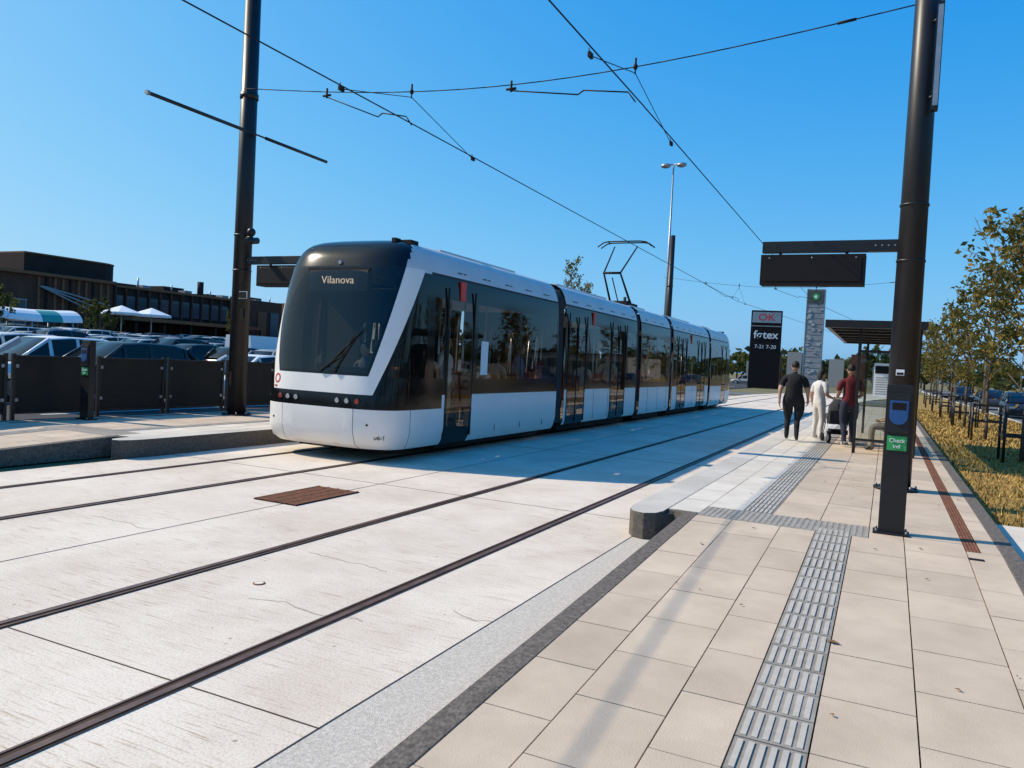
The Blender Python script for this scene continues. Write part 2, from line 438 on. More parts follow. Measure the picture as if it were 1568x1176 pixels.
# ------------------------------------------------ poles / signs
def ring(mb,x,y,z,r,h,m): mb.cyl((x,y,z),(x,y,z+h),r,r,m,24)
def mast(x,y,top,r,sgn,display,Z0=PZ):
    b=MB()
    b.cyl((x,y,Z0),(x,y,top),r,r*.78,M_black,32)
    ring(b,x,y,Z0,r*1.5,.03,M_black)
    for k in range(8):
        t=k*math.pi/4; b.cyl((x+r*1.32*math.cos(t),y+r*1.32*math.sin(t),Z0+.03),(x+r*1.32*math.cos(t),y+r*1.32*math.sin(t),Z0+.07),.015,.015,M_galv,6)
    for z in (3.35,4.1): ring(b,x,y,z,r*.98,.03,M_black)
    ring(b,x,y,7.0,r*.95,.12,M_black)
    b.box(x-.035,x+.035,y-r-.006,y-r+.04,.9,1.2,M_blackm)
    o=b.build('catenary_mast')
    if display:
        c=MB()
        x0,x1=sorted((x+sgn*.05,x+sgn*1.93))
        c.box(x0,x1,y-.06,y+.06,3.50,3.66,M_black)
        bx0,bx1=sorted((x+sgn*.55,x+sgn*1.93))
        c.box(bx0,bx1,y-.14,y+.14,3.03,3.46,M_blackm)
        c.box(bx0+.05,bx1-.05,y-.146,y-.139,3.08,3.41,M_disp)
        for q in (bx0+.25,bx1-.25): c.box(q-.02,q+.02,y-.02,y+.02,3.45,3.51,M_black)
        for q in (bx0+.12,bx1-.12,(bx0+bx1)/2): c.cyl((q,y-.15,3.41),(q,y-.12,3.41),.012,.012,M_galv,8)
        for k in range(4):
            q=x+sgn*(.2+.08*k); c.cyl((q,y-.066,3.58),(q,y-.058,3.58),.012,.012,M_galv,8)
        c.build('departure_display',bevel=.006)
    return o
mast(.19,11.7,10.3,.185,-1,True)
mast(-12.55,12.3,10.3,.20,1,True)
mast(.9,46,10.3,.185,-1,False); mast(-12.9,49,10.3,.20,1,False)
b=MB(); zz=6.25
b.cyl((-12.33,9.65,zz),(-12.33,12.0,zz),.035,.035,M_black,12); b.cyl((-12.33,12.6,zz),(-12.33,14.6,zz),.035,.035,M_black,12)
b.cyl((-12.33,12.0,zz),(-12.33,12.6,zz),.02,.02,M_black,8); b.cyl((-12.33,12.3,zz),(-12.55,12.3,zz),.03,.03,M_black,8)
b.cyl((-12.33,9.62,zz),(-12.33,9.68,zz),.045,.045,M_galv,12)
b.build('platform_light')
b=MB(); b.box(.30,.38,11.42,11.54,5.3,6.7,M_black); b.box(.31,.37,11.41,11.42,5.35,6.65,M_steel); b.cyl((.25,11.6,5.5),(.32,11.5,5.5),.02,.02,M_black); b.cyl((.25,11.6,6.5),(.32,11.5,6.5),.02,.02,M_black); b.build('platform_light')
b=MB(); b.box(-12.3,-12.22,12.05,12.1,2.35,2.55,M_blackm); b.box(-12.34,-12.12,12.03,12.05,2.75,2.9,M_txt);b.box(-12.33,-12.13,12.02,12.03,2.76,2.89,M_blackm); b.build('platform_number_sign')
b=MB(); b.cyl((-12.4,12.2,4.05),(-12.15,12.15,4.05),.03,.03,M_black); b.cyl((-12.15,12.3,4.0),(-12.15,11.95,3.93),.07,.07,M_black,14); b.ell((-12.15,12.12,4.15),(.09,.09,.09),M_black); b.build('security_camera')
def checkpost(x,y,face=0):
    e=empty('ticket_validator',(x,y,PZ))
    b=MB(); b.box(-.115,.115,-.06,.06,0,1.44,M_black); b.box(-.16,.16,-.11,.11,0,.02,M_black)
    for sx in (-.13,.13):
        for sy in (-.085,.085): b.cyl((sx,sy,.02),(sx,sy,.045),.012,.012,M_galv,6)
    b.build('post',parent=e,bevel=.02)
    b=MB()
    b.box(-.095,.095,-.085,-.055,.98,1.36,M_black)
    b.cyl((0,-.098,1.14),(0,-.06,1.14),.080,.080,M_blue,24)
    b.box(-.08,.08,-.096,-.062,1.14,1.29,M_blue)
    b.box(-.06,.06,-.099,-.095,1.20,1.27,M_disp)
    b.box(-.085,.085,-.07,-.058,.81,.95,M_green)
    b.build('reader',parent=e,bevel=.004)
    text('Check',(0,-.074,.905),.052,M_txt,parent=e,off_=.004); text('ind',(0,-.074,.85),.052,M_txt,parent=e,off_=.004)
checkpost(.12,8.3); checkpost(-13.05,9.2)
b=MB(); b.box(.10,.20,11.49,11.515,1.82,1.90,M_txt); b.box(.11,.19,11.485,11.489,1.83,1.86,M_blackm); b.build('mast_label')

# overhead wires
wb=MB()
for xc in (-8.21,-3.93):
    wb.tube([(xc,-20,6.05),(xc+.12,12,5.98),(xc-.1,47,5.98),(xc+off(90),90,6.0),(xc+off(125),125,6.0)],.011,M_wire,6)
wb.build('contact_wire')
def spanwire(y,xl,xr,zl,zr,full=True):
    b=MB()
    zc=lambda x: zl+(zr-zl)*(x-xl)/(xr-xl)-.52*math.sin(math.pi*(x-xl)/(xr-xl))
    pts=[(xl+(xr-xl)*i/24,y,zc(xl+(xr-xl)*i/24)) for i in range(25)]
    b.tube(pts,.009,M_wire,6)
    b.cyl((xr-1.1,y,zc(xr-1.1)),(xr-.85,y,zc(xr-.85)),.022,.022,M_wire,8)
    for xc,xa in ((-8.21,-10.2),(-3.93,-6.15)):
        zt=zc(xc)
        b.cyl((xc,y,zt-.03),(xc,y,zt+.14),.018,.018,M_wire,8)
        b.cyl((xc,y,zt),(xc,y,zt-.12),.012,.012,M_wire,8)
        b.ell((xc,y,zt),(.04,.04,.05),M_wire,8,6)
        for dy in (-2.0,2.4):
            b.tube([(xc,y,zt-.1),(xc,y+dy,5.99)],.007,M_wire,6)
            b.box(xc-.02,xc+.02,y+dy-.06,y+dy+.06,5.96,6.03,M_wire)
            b.cyl((xc,y+dy,5.98),(xc-.03,y+dy,6.10),.008,.008,M_wire,6)
        za=zc(xa)
        b.cyl((xa,y,za-.12),(xa,y,za+.07),.02,.02,M_wire,8); b.cyl((xa-.09,y,za-.07),(xa+.09,y,za-.07),.025,.025,M_wire,8)
        b.tube([(xa,y,za-.1),(xa+1.25,y,6.22),(xa+1.35,y,6.28),(xc-.1,y,6.17),(xc+.03,y,6.0)],.012,M_wire,6)
    b.build('overhead_span_wire')
spanwire(12,-12.4,.15,7.12,6.95); spanwire(47,-12.8,.9,7.4,7.2)

# ------------------------------------------------ fence left
M_fp=mat('fence_panel',(.022,.019,.014),(.013,.011,.009),scale=2,rough=.6,spec=.3)
for k in range(8):
    y0=5.0+k*1.62
    b=MB(); x=-13.75
    b.box(x-.015,x+.015,y0+.08,y0+1.50,PZ+.12,PZ+1.08,M_fp)
    for yy in (y0+.05,y0+1.53):
        b.box(x-.03,x+.03,yy-.03,yy+.03,0,PZ+1.15,M_black)
    b.box(x-.025,x+.025,y0+.08,y0+1.5,PZ+1.08,PZ+1.12,M_black); b.box(x-.025,x+.025,y0+.08,y0+1.5,PZ+.08,PZ+.12,M_black)
    for yy in (y0+.1,y0+1.48):
        for z in (PZ+.3,PZ+.9): b.box(x-.03,x+.03,yy-.03,yy+.03,z,z+.06,M_galv)
    b.build('platform_railing',bevel=.004)

# ------------------------------------------------ tram
TX=-8.21
tram=empty('tram',(TX,0,0))
PROF=[(.28,1.28),(.36,1.32),(.5,1.33),(1.12,1.33),(1.3,1.33),(1.9,1.325),(2.75,1.30),(3.12,1.27),(3.16,1.262),(3.34,1.21),(3.5,1.12),(3.6,.98),(3.66,.7),(3.68,0.0)]
def cls(z,y,doors,wins,panels=()):
    for d0,d1 in doors:
        if d0<y<d1 and z<2.95:
            mid=(d0+d1)/2
            if .5<z<2.75 and d0+.07<y<d1-.07 and not (abs(y-mid)<.04 and d1-d0>1.1): return G_side
            return M_tblk
    if z<1.12: return M_white
    if z<3.12:
        for a0,a1 in wins:
            if a0<y<a1 and 1.3<z<2.75: return G_side
        return M_tblk
    if 3.12<z<3.16: return M_seam
    return M_roofw
def stations(y0,y1,doors,wins):
    s={y0,y1}
    for d0,d1 in doors:
        s|={d0,d1,d0+.07,d1-.07}
        if d1-d0>1.1: s|={(d0+d1)/2-.04,(d0+d1)/2+.04}
    for a0,a1 in wins: s|={a0,a1}
    return sorted(x for x in s if y0<=x<=y1)
def fittings(mb,y0,y1,doors,wins):
    y=y0+.9
    while y<y1-.3:
        if not any(d0-.1<y<d1+.1 for d0,d1 in doors):
            for s in (-1,1): mb.box(*sorted((s*1.326,s*1.334)),y-.005,y+.005,.36,1.11,M_seam)
        y+=1.15
    for s in (-1,1):
        for d0,d1 in doors:
            mb.box(*sorted((s*1.31,s*1.336)),d0-.012,d0+.012,.34,2.95,M_under); mb.box(*sorted((s*1.31,s*1.336)),d1-.012,d1+.012,.34,2.95,M_under)
            if d1-d0>1.1: mb.box(*sorted((s*1.31,s*1.338)),(d0+d1)/2-.012,(d0+d1)/2+.012,.34,2.9,M_under)
        y=y0+.5
        while y<y1-.4:
            mb.box(*sorted((s*1.232,s*1.245)),y,y+.16,3.245,3.262,M_seam); mb.box(*sorted((s*1.232,s*1.245)),y+.22,y+.3,3.245,3.262,M_seam); y+=.95
    mb.box(-1.05,1.05,y0+.3,y1-.3,.10,.30,M_under)
    mb.box(-.6,.6,y0+.9,y1-1.0,3.66,3.74,M_roofw)
    mb.box(-1.24,1.24,y0,y1,.34,.38,M_int); mb.box(-1.15,1.15,y0,y1,2.88,2.92,M_int)
    y=y0+.6
    while y<y1-.8:
        if not any(d0-.4<y<d1+.2 for d0,d1 in doors):
            for s in (-1,1):
                for xx in (.45,.9):
                    mb.box(s*xx-.2,s*xx+.2,y,y+.42,.78,.86,M_seat); mb.box(s*xx-.2,s*xx+.2,y-.05,y+.03,.84,1.45,M_seat)
                    mb.box(s*xx-.05,s*xx+.05,y+.1,y+.3,.38,.78,M_int)
            mb.cyl((.28,y,.38),(.28,y,2.88),.018,.018,M_rail,8)
        y+=.95
    for d0,d1 in doors:
        for s in (-1,1):
            mb.cyl((s*.8,d0,.38),(s*.8,d0,2.88),.018,.018,M_rail,8); mb.cyl((s*.8,d1,.38),(s*.8,d1,2.88),.018,.018,M_rail,8)
def module(name,y0,y1,doors,wins):
    mb=MB(); st=stations(y0,y1,doors,wins)
    for s in (-1,1):
        for (za,wa),(zb,wb_) in zip(PROF[:-1],PROF[1:]):
            for ya,yb in zip(st[:-1],st[1:]):
                q=[(s*wa,ya,za),(s*wa,yb,za),(s*wb_,yb,zb),(s*wb_,ya,zb)]
                if s<0: q=q[::-1]
                mb.face(q,cls((za+zb)/2,(ya+yb)/2,doors,wins),True)
    me_ob=mb.build(name,parent=tram)
    bm=bmesh.new(); bm.from_mesh(me_ob.data); bmesh.ops.remove_doubles(bm,verts=bm.verts,dist=.0008); bm.to_mesh(me_ob.data); bm.free()
    f=MB(); fittings(f,y0,y1,doors,wins)
    for yy in (y0+.01,y1-.01):
        f.box(-1.2,-.75,yy-.01,yy+.01,.35,3.1,M_under); f.box(.75,1.2,yy-.01,yy+.01,.35,3.1,M_under); f.box(-.75,.75,yy-.01,yy+.01,2.5,3.1,M_under)
        f.box(-1.1,1.1,yy-.01,yy+.01,3.1,3.5,M_under)
    f.build(name+'_fittings',parent=tram)
def bellows(y0,y1):
    mb=MB(); n=6
    pr=[(.32,1.1),(.34,1.24),(3.2,1.19),(3.44,1.07),(3.54,.87)]
    ring_=[( x,z) for z,x in pr]+[(-x,z) for z,x in reversed(pr)]
    for i in range(n):
        ya=y0+(y1-y0)*i/n; yb=y0+(y1-y0)*(i+1)/n
        def rr(y,k): return [(x*k,y,z if z<1 else z*(.985+.015*(k>.98))) for x,z in ring_]
        y25=ya+(yb-ya)*.3; y75=ya+(yb-ya)*.7
        for (A,B) in ((rr(ya,.95),rr(y25,1.03)),(rr(y25,1.03),rr(y75,1.03)),(rr(y75,1.03),rr(yb,.95))):
            for j in range(len(A)):
                k=(j+1)%len(A); mb.face([A[j],A[k],B[k],B[j]],M_rub)
    mb.build('bellows',parent=tram)
ROWS=[(.22,1.24,9.93,.75),(.30,1.29,9.80,.86),(.5,1.335,9.73,.93),(.86,1.335,9.72,.95),(1.09,1.335,9.74,.94),(1.38,1.33,9.78,.93),(1.6,1.33,9.80,.92),(1.8,1.33,9.83,.91),(2.05,1.325,9.87,.90),(2.3,1.32,9.92,.87),(2.55,1.31,9.98,.84),(2.75,1.30,10.03,.81),(2.95,1.285,10.09,.76),(3.12,1.27,10.14,.73),(3.16,1.262,10.16,.71),(3.3,1.22,10.22,.66),(3.42,1.17,10.29,.6),(3.5,1.12,10.36,.54),(3.57,1.04,10.45,.46),(3.62,.92,10.56,.38),(3.66,.7,10.72,.25),(3.68,.02,10.9,.1)]
NN=3.6
def nosey(x,z):
    for (z0,w0,f0,d0),(z1,w1,f1,d1) in zip(ROWS[:-1],ROWS[1:]):
        if z0<=z<=z1:
            k=(z-z0)/(z1-z0); w_=w0+(w1-w0)*k; f_=f0+(f1-f0)*k; d_=d0+(d1-d0)*k
            q=min(1,abs(x)/w_)
            return f_+d_*(1-(max(0,1-q**NN))**(1/NN))
    return 10
K1,K2=.41,.56
def t1f(z): return 10.58+K1*(z-1.38)
def t2f(z): return 10.66+K2*(z-1.10)
def cabmodule(name,yend,doors,wins,flipC=None,lab='06-1'):
    bm=bmesh.new(); mats=[M_white,M_tmask,G_wind,M_tblk,G_side,M_roofw,M_seam]
    st=[s for s in stations(11.0,yend,doors,wins)]
    grid=[]
    NP=24
    for (z,w_,f_,d_) in ROWS:
        row=[]
        ph=[math.pi/2*i/NP for i in range(-NP,NP+1)]
        left=[(-w_,y) for y in reversed(st)]
        nose=[(w_*math.copysign(abs(math.sin(p))**(2/NN),p),f_+d_*(1-abs(math.cos(p))**(2/NN))) for p in ph]
        right=[(w_,y) for y in st]
        for x,y in left+nose+right: row.append(bm.verts.new((x,y,z)))
        grid.append(row)
    for A,B in zip(grid[:-1],grid[1:]):
        for j in range(len(A)-1): bm.faces.new((A[j],A[j+1],B[j+1],B[j]))
    bmesh.ops.remove_doubles(bm,verts=bm.verts,dist=.0005)
    def cut(co_,no,cond):
        fs=[f for f in bm.faces if cond(f.calc_center_median())]
        gm=set(fs)
        for f in fs: gm|=set(f.verts)|set(f.edges)
        bmesh.ops.bisect_plane(bm,geom=list(gm),plane_co=co_,plane_no=no,dist=1e-5)
    for s in (-1,1):
        nz=lambda c:c.y<11.0 and c.x*s>.2
        cut((0,t1f(1.38),1.38),(.8*s,1,-K1),nz); cut((0,t1f(1.38)-.06,1.38),(.8*s,1,-K1),nz)
        cut((0,t2f(1.1),1.1),(.8*s,1,-K2),nz); cut((0,t2f(1.1)+.09,1.1),(.8*s,1,-K2),nz)
    nz=lambda c:c.y<11.0
    cut((0,10.86,0),(0,1,0),nz); cut((0,0,1.43),(0,0,1),nz); cut((0,0,1.35),(0,0,1),nz)
    for xx in (-.72,.72):
        cut((xx-.005,0,0),(1,0,0),lambda c:c.y<10.6 and c.z<.9); cut((xx+.005,0,0),(1,0,0),lambda c:c.y<10.6 and c.z<.9)
    for yy in (10.45,):
        cut((0,yy-.006,0),(0,1,0),lambda c:c.y<11 and c.z<.9); cut((0,yy+.006,0),(0,1,0),lambda c:c.y<11 and c.z<.9)
    for f in bm.faces:
        c=f.calc_center_median(); x,y,z=c; f.smooth=True; t_=.8*abs(x)+y
        if y>11.0:
            m=cls(z,y,doors,wins)
            if y<11.45 and .86<z<1.13: m=M_tblk
        elif z<.86:
            m=M_white
            if abs(abs(x)-.72)<.006 or abs(y-10.45)<.007: m=M_seam
        elif z<1.09: m=M_tmask
        elif z<1.38: m=M_white if t_<t2f(z) else M_tblk
        elif t_<t1f(z):
            m=G_wind if (t_<t1f(z)-.06 and 1.43<z<3.16) else M_tmask
        elif t_<t2f(z) : m=M_white if z<3.16 else M_roofw
        elif z<3.12:
            m=G_side if (t_>t2f(z)+.09 and 1.38<z<2.75 and y<10.86) else M_tblk
        else: m=M_roofw
        if z>3.3 and t_<t1f(z)+.05 : m=M_tmask
        if m not in mats: mats.append(m)
        f.material_index=mats.index(m)
    if flipC:
        for v_ in bm.verts: v_.co.y=flipC-v_.co.y
        bmesh.ops.reverse_faces(bm,faces=bm.faces)
    me=bpy.data.meshes.new(name); bm.to_mesh(me); bm.free()
    for m in mats: me.materials.append(m)
    ob=bpy.data.objects.new(name,me); sc.collection.objects.link(ob); ob.parent=tram
    ob.data.validate()
    f=MB(); fittings(f,11.4,yend,doors,wins)
    f.box(-.9,.9,10.4,11.4,.12,.3,M_under)
    f.box(-1.15,1.15,10.2,11.4,.55,.62,M_under)
    f.box(-1.05,1.05,10.15,10.5,1.2,1.36,M_under); f.box(-.5,.5,10.3,10.62,1.3,1.5,M_under)
    f.box(-1.2,-.45,11.38,11.42,.4,2.9,M_under); f.box(.45,1.2,11.38,11.42,.4,2.9,M_under); f.box(-.45,.45,11.38,11.42,2.3,2.9,M_under)
    f.box(-.28,.28,10.95,11.35,1.0,1.1,M_seat); f.box(-.26,.26,11.3,11.38,1.05,1.75,M_seat); f.box(-.12,.12,11.3,11.36,1.78,2.0,M_seat)
    f.box(-.60,.60,10.13,10.2,2.75,3.09,M_screen); f.box(-.63,.63,10.135,10.21,2.72,3.12,M_blackm)
    for s in (-1,1):
        for k,xx in enumerate((.42,.60,.78)):
            x=s*xx; y=nosey(x,.98); f.cyl((x,y+.05,.98),(x,y-.018,.98),.058,.052,M_under,18); f.cyl((x,y-.012,.98),(x,y-.024,.98),.042,.036,M_lamp if k<2 else M_lampr,18)
    f.cyl((.3,nosey(.3,1.42)-.03,1.42),(.62,nosey(.62,2.0)-.05,2.02),.014,.01,M_under,8)
    f.cyl((.15,nosey(.15,1.55)-.035,1.50),(.78,nosey(.78,2.1)-.035,2.15),.012,.012,M_under,8)
    f.cyl((0,nosey(0,1.42)-.03,1.42),(.45,nosey(.45,1.75)-.05,1.72),.012,.01,M_under,8)
    f.box(.78,1.0,10.72,10.95,3.58,3.66,M_under); f.box(.7,.78,10.6,10.75,3.58,3.68,M_under)
    f.cyl((0,nosey(0,3.22)+.02,3.22),(0,nosey(0,3.22)-.03,3.22),.04,.03,M_galv,14)
    for s in (-1,1):
        f.cyl((s*.95,nosey(.95,.62)+.01,.62),(s*.95,nosey(.95,.62)-.006,.62),.02,.02,M_seam,12)
    fo=f.build(name+'_fittings',parent=tram)
    if flipC:
        for v_ in fo.data.vertices: v_.co.y=flipC-v_.co.y
    else:
        text('Vilanova',(0,10.122,2.92),.18,M_led,parent=tram,name='destination_text',sx=1.1,off_=-.012)
        text(lab,(1.12,nosey(1.12,.42)-.012,.42),.10,M_seam,rot=(math.pi/2,0,math.radians(28)),parent=tram,name='fleet_number',off_=0)
        lg=MB()
        for k in range(20):
            t0=2*math.pi*k/20; t1=2*math.pi*(k+1)/20
            P=[]
            for t,rr in ((t0,.055),(t1,.055),(t1,.08),(t0,.08)):
                x=-.93+rr*math.cos(t); z=1.26+rr*math.sin(t); P.append((x,nosey(x,z)-.006,z))
            lg.face(P,M_red)
        lg.box(-.97,-.89,nosey(-.93,1.13)-.008,nosey(-.93,1.13),1.12,1.145,M_red)
        lg.build('logo',parent=tram)
fd=[(11.5,12.45)]; fw=[(11.1,11.4),(12.62,14.45),(14.53,16.42)]
cabmodule('front_car',16.5,fd,fw)
bellows(16.5,17.0)
module('middle_car',17.0,22.75,[(17.15,18.35),(20.35,21.65)],[(18.5,20.2),(21.8,22.65)])
bellows(22.75,23.2)
module('middle_car_b',23.2,26.75,[],[(23.35,24.95),(25.03,26.6)])
bellows(26.75,27.2)
module('middle_car_c',27.2,33.3,[(27.9,29.2),(31.2,32.5)],[(27.3,27.75),(29.35,31.05),(32.65,33.2)])
bellows(33.3,33.7)
cabmodule('rear_car',14.95,[(11.5,12.45)],[(11.1,11.4),(12.62,14.85)],flipC=9.74+38.9)
b=MB()
for y in (12.02,18.9,30.0): b.box(1.27,1.312,y-.09,y+.09,2.76,3.10,M_red)
b.box(1.328,1.336,12.75,13.02,1.45,2.08,M_paper)
b.build('side_labels',parent=tram)
b=MB(); yb=24.6
b.box(-.5,.5,yb-.6,yb+.6,3.76,3.84,M_under)
for s in (-1,1):
    b.cyl((s*.35,yb+.3,3.84),(s*.28,yb-.75,4.75),.04,.03,M_wire,8)
    b.cyl((s*.28,yb-.75,4.75),(s*.4,yb+.55,5.80),.028,.022,M_wire,8)
    b.cyl((s*.4,yb-.5,3.78),(s*.4,yb-.5,4.0),.05,.05,M_rub,10)
b.cyl((-.35,yb+.3,3.9),(.35,yb+.3,3.9),.05,.05,M_wire,8); b.cyl((-.3,yb-.75,4.75),(.3,yb-.75,4.75),.04,.04,M_wire,8)
b.cyl((0,yb+.0,3.9),(0,yb-.7,4.6),.02,.02,M_wire,8)
for dy in (.38,.72):
    b.tube([(-.95,yb+dy,5.78),(-.75,yb+dy,5.92),(-.55,yb+dy,5.955),(.55,yb+dy,5.955),(.75,yb+dy,5.92),(.95,yb+dy,5.78)],.022,M_wire,8)
for s in (-.6,.6): b.cyl((s,yb+.38,5.94),(s,yb+.72,5.94),.018,.018,M_wire,6)
b.build('pantograph',parent=tram)
b=MB()
for yc in (13.5,24.9,35.3,):
    for dy in (-.85,.85):
        for s in (-1,1): b.cyl((s*.62,yc+dy,.31),(s*.78,yc+dy,.31),.30,.30,M_under,20)
b.build('bogies',parent=tram)

# ------------------------------------------------ people
SK=[mat('skin',(.45,.26,.18),(.40,.22,.15),rough=.55)]
HAIR=mat('hair_dark',(.02,.014,.01),rough=.7); EYE=mat('eye',(.7,.7,.68),rough=.2); SHOE=mat('shoe',(.03,.03,.03),rough=.6)
def skinmesh(J,E,root):
    bm=bmesh.new(); ly=bm.verts.layers.skin.verify(); vs={}
    for k,(p,rr) in J.items():
        v_=bm.verts.new(p); s=v_[ly]; s.radius=(rr,rr); s.use_root=(k==root); vs[k]=v_
    for a_,b_ in E: bm.edges.new((vs[a_],vs[b_]))
    me=bpy.data.meshes.new('tmp'); bm.to_mesh(me); bm.free()
    ob=bpy.data.objects.new('tmp',me); sc.collection.objects.link(ob)
    ob.modifiers.new('s','SKIN'); sb=ob.modifiers.new('u','SUBSURF'); sb.levels=2; sb.render_levels=2
    dg=bpy.context.evaluated_depsgraph_get(); dg.update()
    r_=bpy.data.meshes.new_from_object(ob.evaluated_get(dg)); bpy.data.objects.remove(ob); return r_
def segd(p,a_,b_):
    ab=b_-a_; t=max(0,min(1,(p-a_).dot(ab)/max(ab.length_squared,1e-9))); return (p-(a_+ab*t)).length
def person(name,loc,rz,h=1.75,fat=1.0,shirt=(.02,.02,.02),pants=(.02,.02,.03),shoe=SHOE,long=False,hair=HAIR,over={},shorts=False,parent=None,longhair=False):
    k=fat
    J={'pel':((0,0,.93),.135*k),'waist':((0,.0,1.08),.13*k),'chest':((0,-.01,1.28),.15*k),'top':((0,-.01,1.41),.095),'neck':((0,.0,1.50),.058),'nk2':((0,.015,1.56),.05)}
    for s,n in ((-1,'L'),(1,'R')):
        J['sh'+n]=((s*.18*(.6+.4*k),-.01,1.39),.075*(.5+.5*k)); J['ua'+n]=((s*.225*(.6+.4*k),-.015,1.24),.062*(.5+.5*k)); J['el'+n]=((s*.25*(.6+.4*k),-.03,1.10),.046)
        J['wr'+n]=((s*.26*(.6+.4*k),.05,.86),.028); J['pa'+n]=((s*.255*(.6+.4*k),.07,.79),.032)
        J['hi'+n]=((s*.095*k,0,.86),.105*k); J['th'+n]=((s*.10*k,.01,.68),.09*k); J['kn'+n]=((s*.105,.02,.48),.070); J['ca'+n]=((s*.107,-.005,.33),.064); J['an'+n]=((s*.11,-.02,.09),.048); J['to'+n]=((s*.125,.13,.035),.036)
        J['he'+n]=((s*.11,-.05,.035),.034)
    for kk,p in over.items():
        J[kk]=(p,J[kk][1])
    E=[('pel','waist'),('waist','chest'),('chest','top'),('top','neck'),('neck','nk2')]
    for n in 'LR':
        E+=[('top','sh'+n),('sh'+n,'ua'+n),('ua'+n,'el'+n),('el'+n,'wr'+n),('wr'+n,'pa'+n),('pel','hi'+n),('hi'+n,'th'+n),('th'+n,'kn'+n),('kn'+n,'ca'+n),('ca'+n,'an'+n),('an'+n,'to'+n),('an'+n,'he'+n)]
    me=skinmesh(J,E,'pel')
    ms=mat('shirt_%.2f_%.2f_%.2f'%shirt,shirt,rough=.9,bump=.3,bscale=12); mp=mat('pants_%.2f_%.2f_%.2f'%pants,pants,rough=.9,bump=.3,bscale=12)
    def lab(a_,b_):
        if a_ in('pel',) and b_[:2]=='hi': return mp
        if a_ in('pel','waist','chest','top'): return ms
        if a_=='neck': return SK[0]
        if a_[:2]=='sh': return ms
        if a_[:2] in('ua','el'): return ms if long else SK[0]
        if a_[:2]=='wr': return SK[0]
        if a_[:2] in('hi','th'): return mp
        if a_[:2] in('kn','ca'): return SK[0] if shorts else mp
        return shoe
    segs=[(Vector(J[a_][0]),Vector(J[b_][0]),lab(a_,b_),(J[a_][1]+J[b_][1])/2) for a_,b_ in E]
    def fn(p):
        c=Vector(p.center); best=min(segs,key=lambda q:segd(c,q[0],q[1])-q[3]*.8); return best[2]
    mb=MB(); mb.addmesh(me,fn)
    hp=Vector(J['nk2'][0])+Vector((0,.015,.10))
    mb.ell(hp,(.076,.093,.118),SK[0],18,14)
    mb.ell(hp+Vector((0,.02,-.06)),(.055,.065,.055),SK[0],14,8)
    mb.ell(hp+Vector((0,-.014,.028)),(.083,.092,.10),hair,18,12)
    if longhair: mb.ell(hp+Vector((0,-.07,-.06)),(.07,.045,.13),hair,14,10)
    mb.ell(hp+Vector((0,.097,-.012)),(.012,.02,.022),SK[0],8,6)
    for s in (-1,1):
        mb.ell(hp+Vector((s*.078,0,-.01)),(.012,.022,.032),SK[0],8,6)
        mb.ell(hp+Vector((s*.03,.082,.012)),(.012,.008,.007),EYE,8,6); mb.ell(hp+Vector((s*.03,.089,.012)),(.005,.004,.005),HAIR,6,4)
    mb.box(hp.x-.022,hp.x+.022,hp.y+.084,hp.y+.09,hp.z-.056,hp.z-.05,mat('lips',(.35,.12,.1)))
    for s,n in ((-1,'L'),(1,'R')):
        wv=Vector(J['wr'+n][0]); pa=Vector(J['pa'+n][0]); d_=(pa-wv).normalized()
        fw_=Vector((0,1,0))-d_*d_.y; fw_.normalize(); inn=d_.cross(fw_)*(1 if s>0 else -1)
        if inn.x*s>0: inn=-inn
        for q,(o_,ln) in enumerate(((.027,.068),(.010,.078),(-.008,.073),(-.025,.058))):
            b0=pa+fw_*o_+d_*.005; b1=b0+d_*ln*.55+inn*.006; b2=b1+d_*ln*.4+inn*.022
            mb.cyl(b0,b1,.0095,.0085,SK[0],8); mb.cyl(b1,b2,.0085,.0065,SK[0],8)
        b0=pa+fw_*.022-d_*.03; b1=b0+fw_*.03+d_*.025+inn*.01; b2=b1+d_*.028+inn*.006
        mb.cyl(b0,b1,.012,.0095,SK[0],8); mb.cyl(b1,b2,.0095,.007,SK[0],8)
    ob=mb.build(name,loc=loc,rz=rz,parent=parent); f_=h/1.76; ob.scale=(f_,f_,f_)
    return ob
walk1={'knL':(-.10,.10,.49),'caL':(-.105,.07,.34),'anL':(-.105,.09,.10),'toL':(-.115,.24,.05),'heL':(-.105,.05,.04),'thL':(-.10,.06,.68),
       'knR':(.10,-.03,.48),'caR':(.105,-.12,.34),'anR':(.11,-.22,.13),'toR':(.12,-.09,.035),'heR':(.11,-.26,.11),
       'wrL':(-.29,-.12,.88),'paL':(-.29,-.13,.81),'elL':(-.29,-.10,1.11),'wrR':(.30,.14,.90),'paR':(.295,.18,.84)}
person('man_walking',(-1.87,18.4,PZ),math.radians(4),1.78,1.38,(.010,.009,.011),(.012,.012,.014),over=walk1)
person('woman_standing',(-1.41,19.6,PZ),math.radians(-40),1.63,1.0,(.72,.69,.66),(.66,.62,.56),shoe=mat('shoe_w',(.6,.6,.6)),long=False,longhair=True,
   over={'elR':(.22,.03,1.12),'wrR':(.2,.25,1.06),'paR':(.2,.31,1.05)})
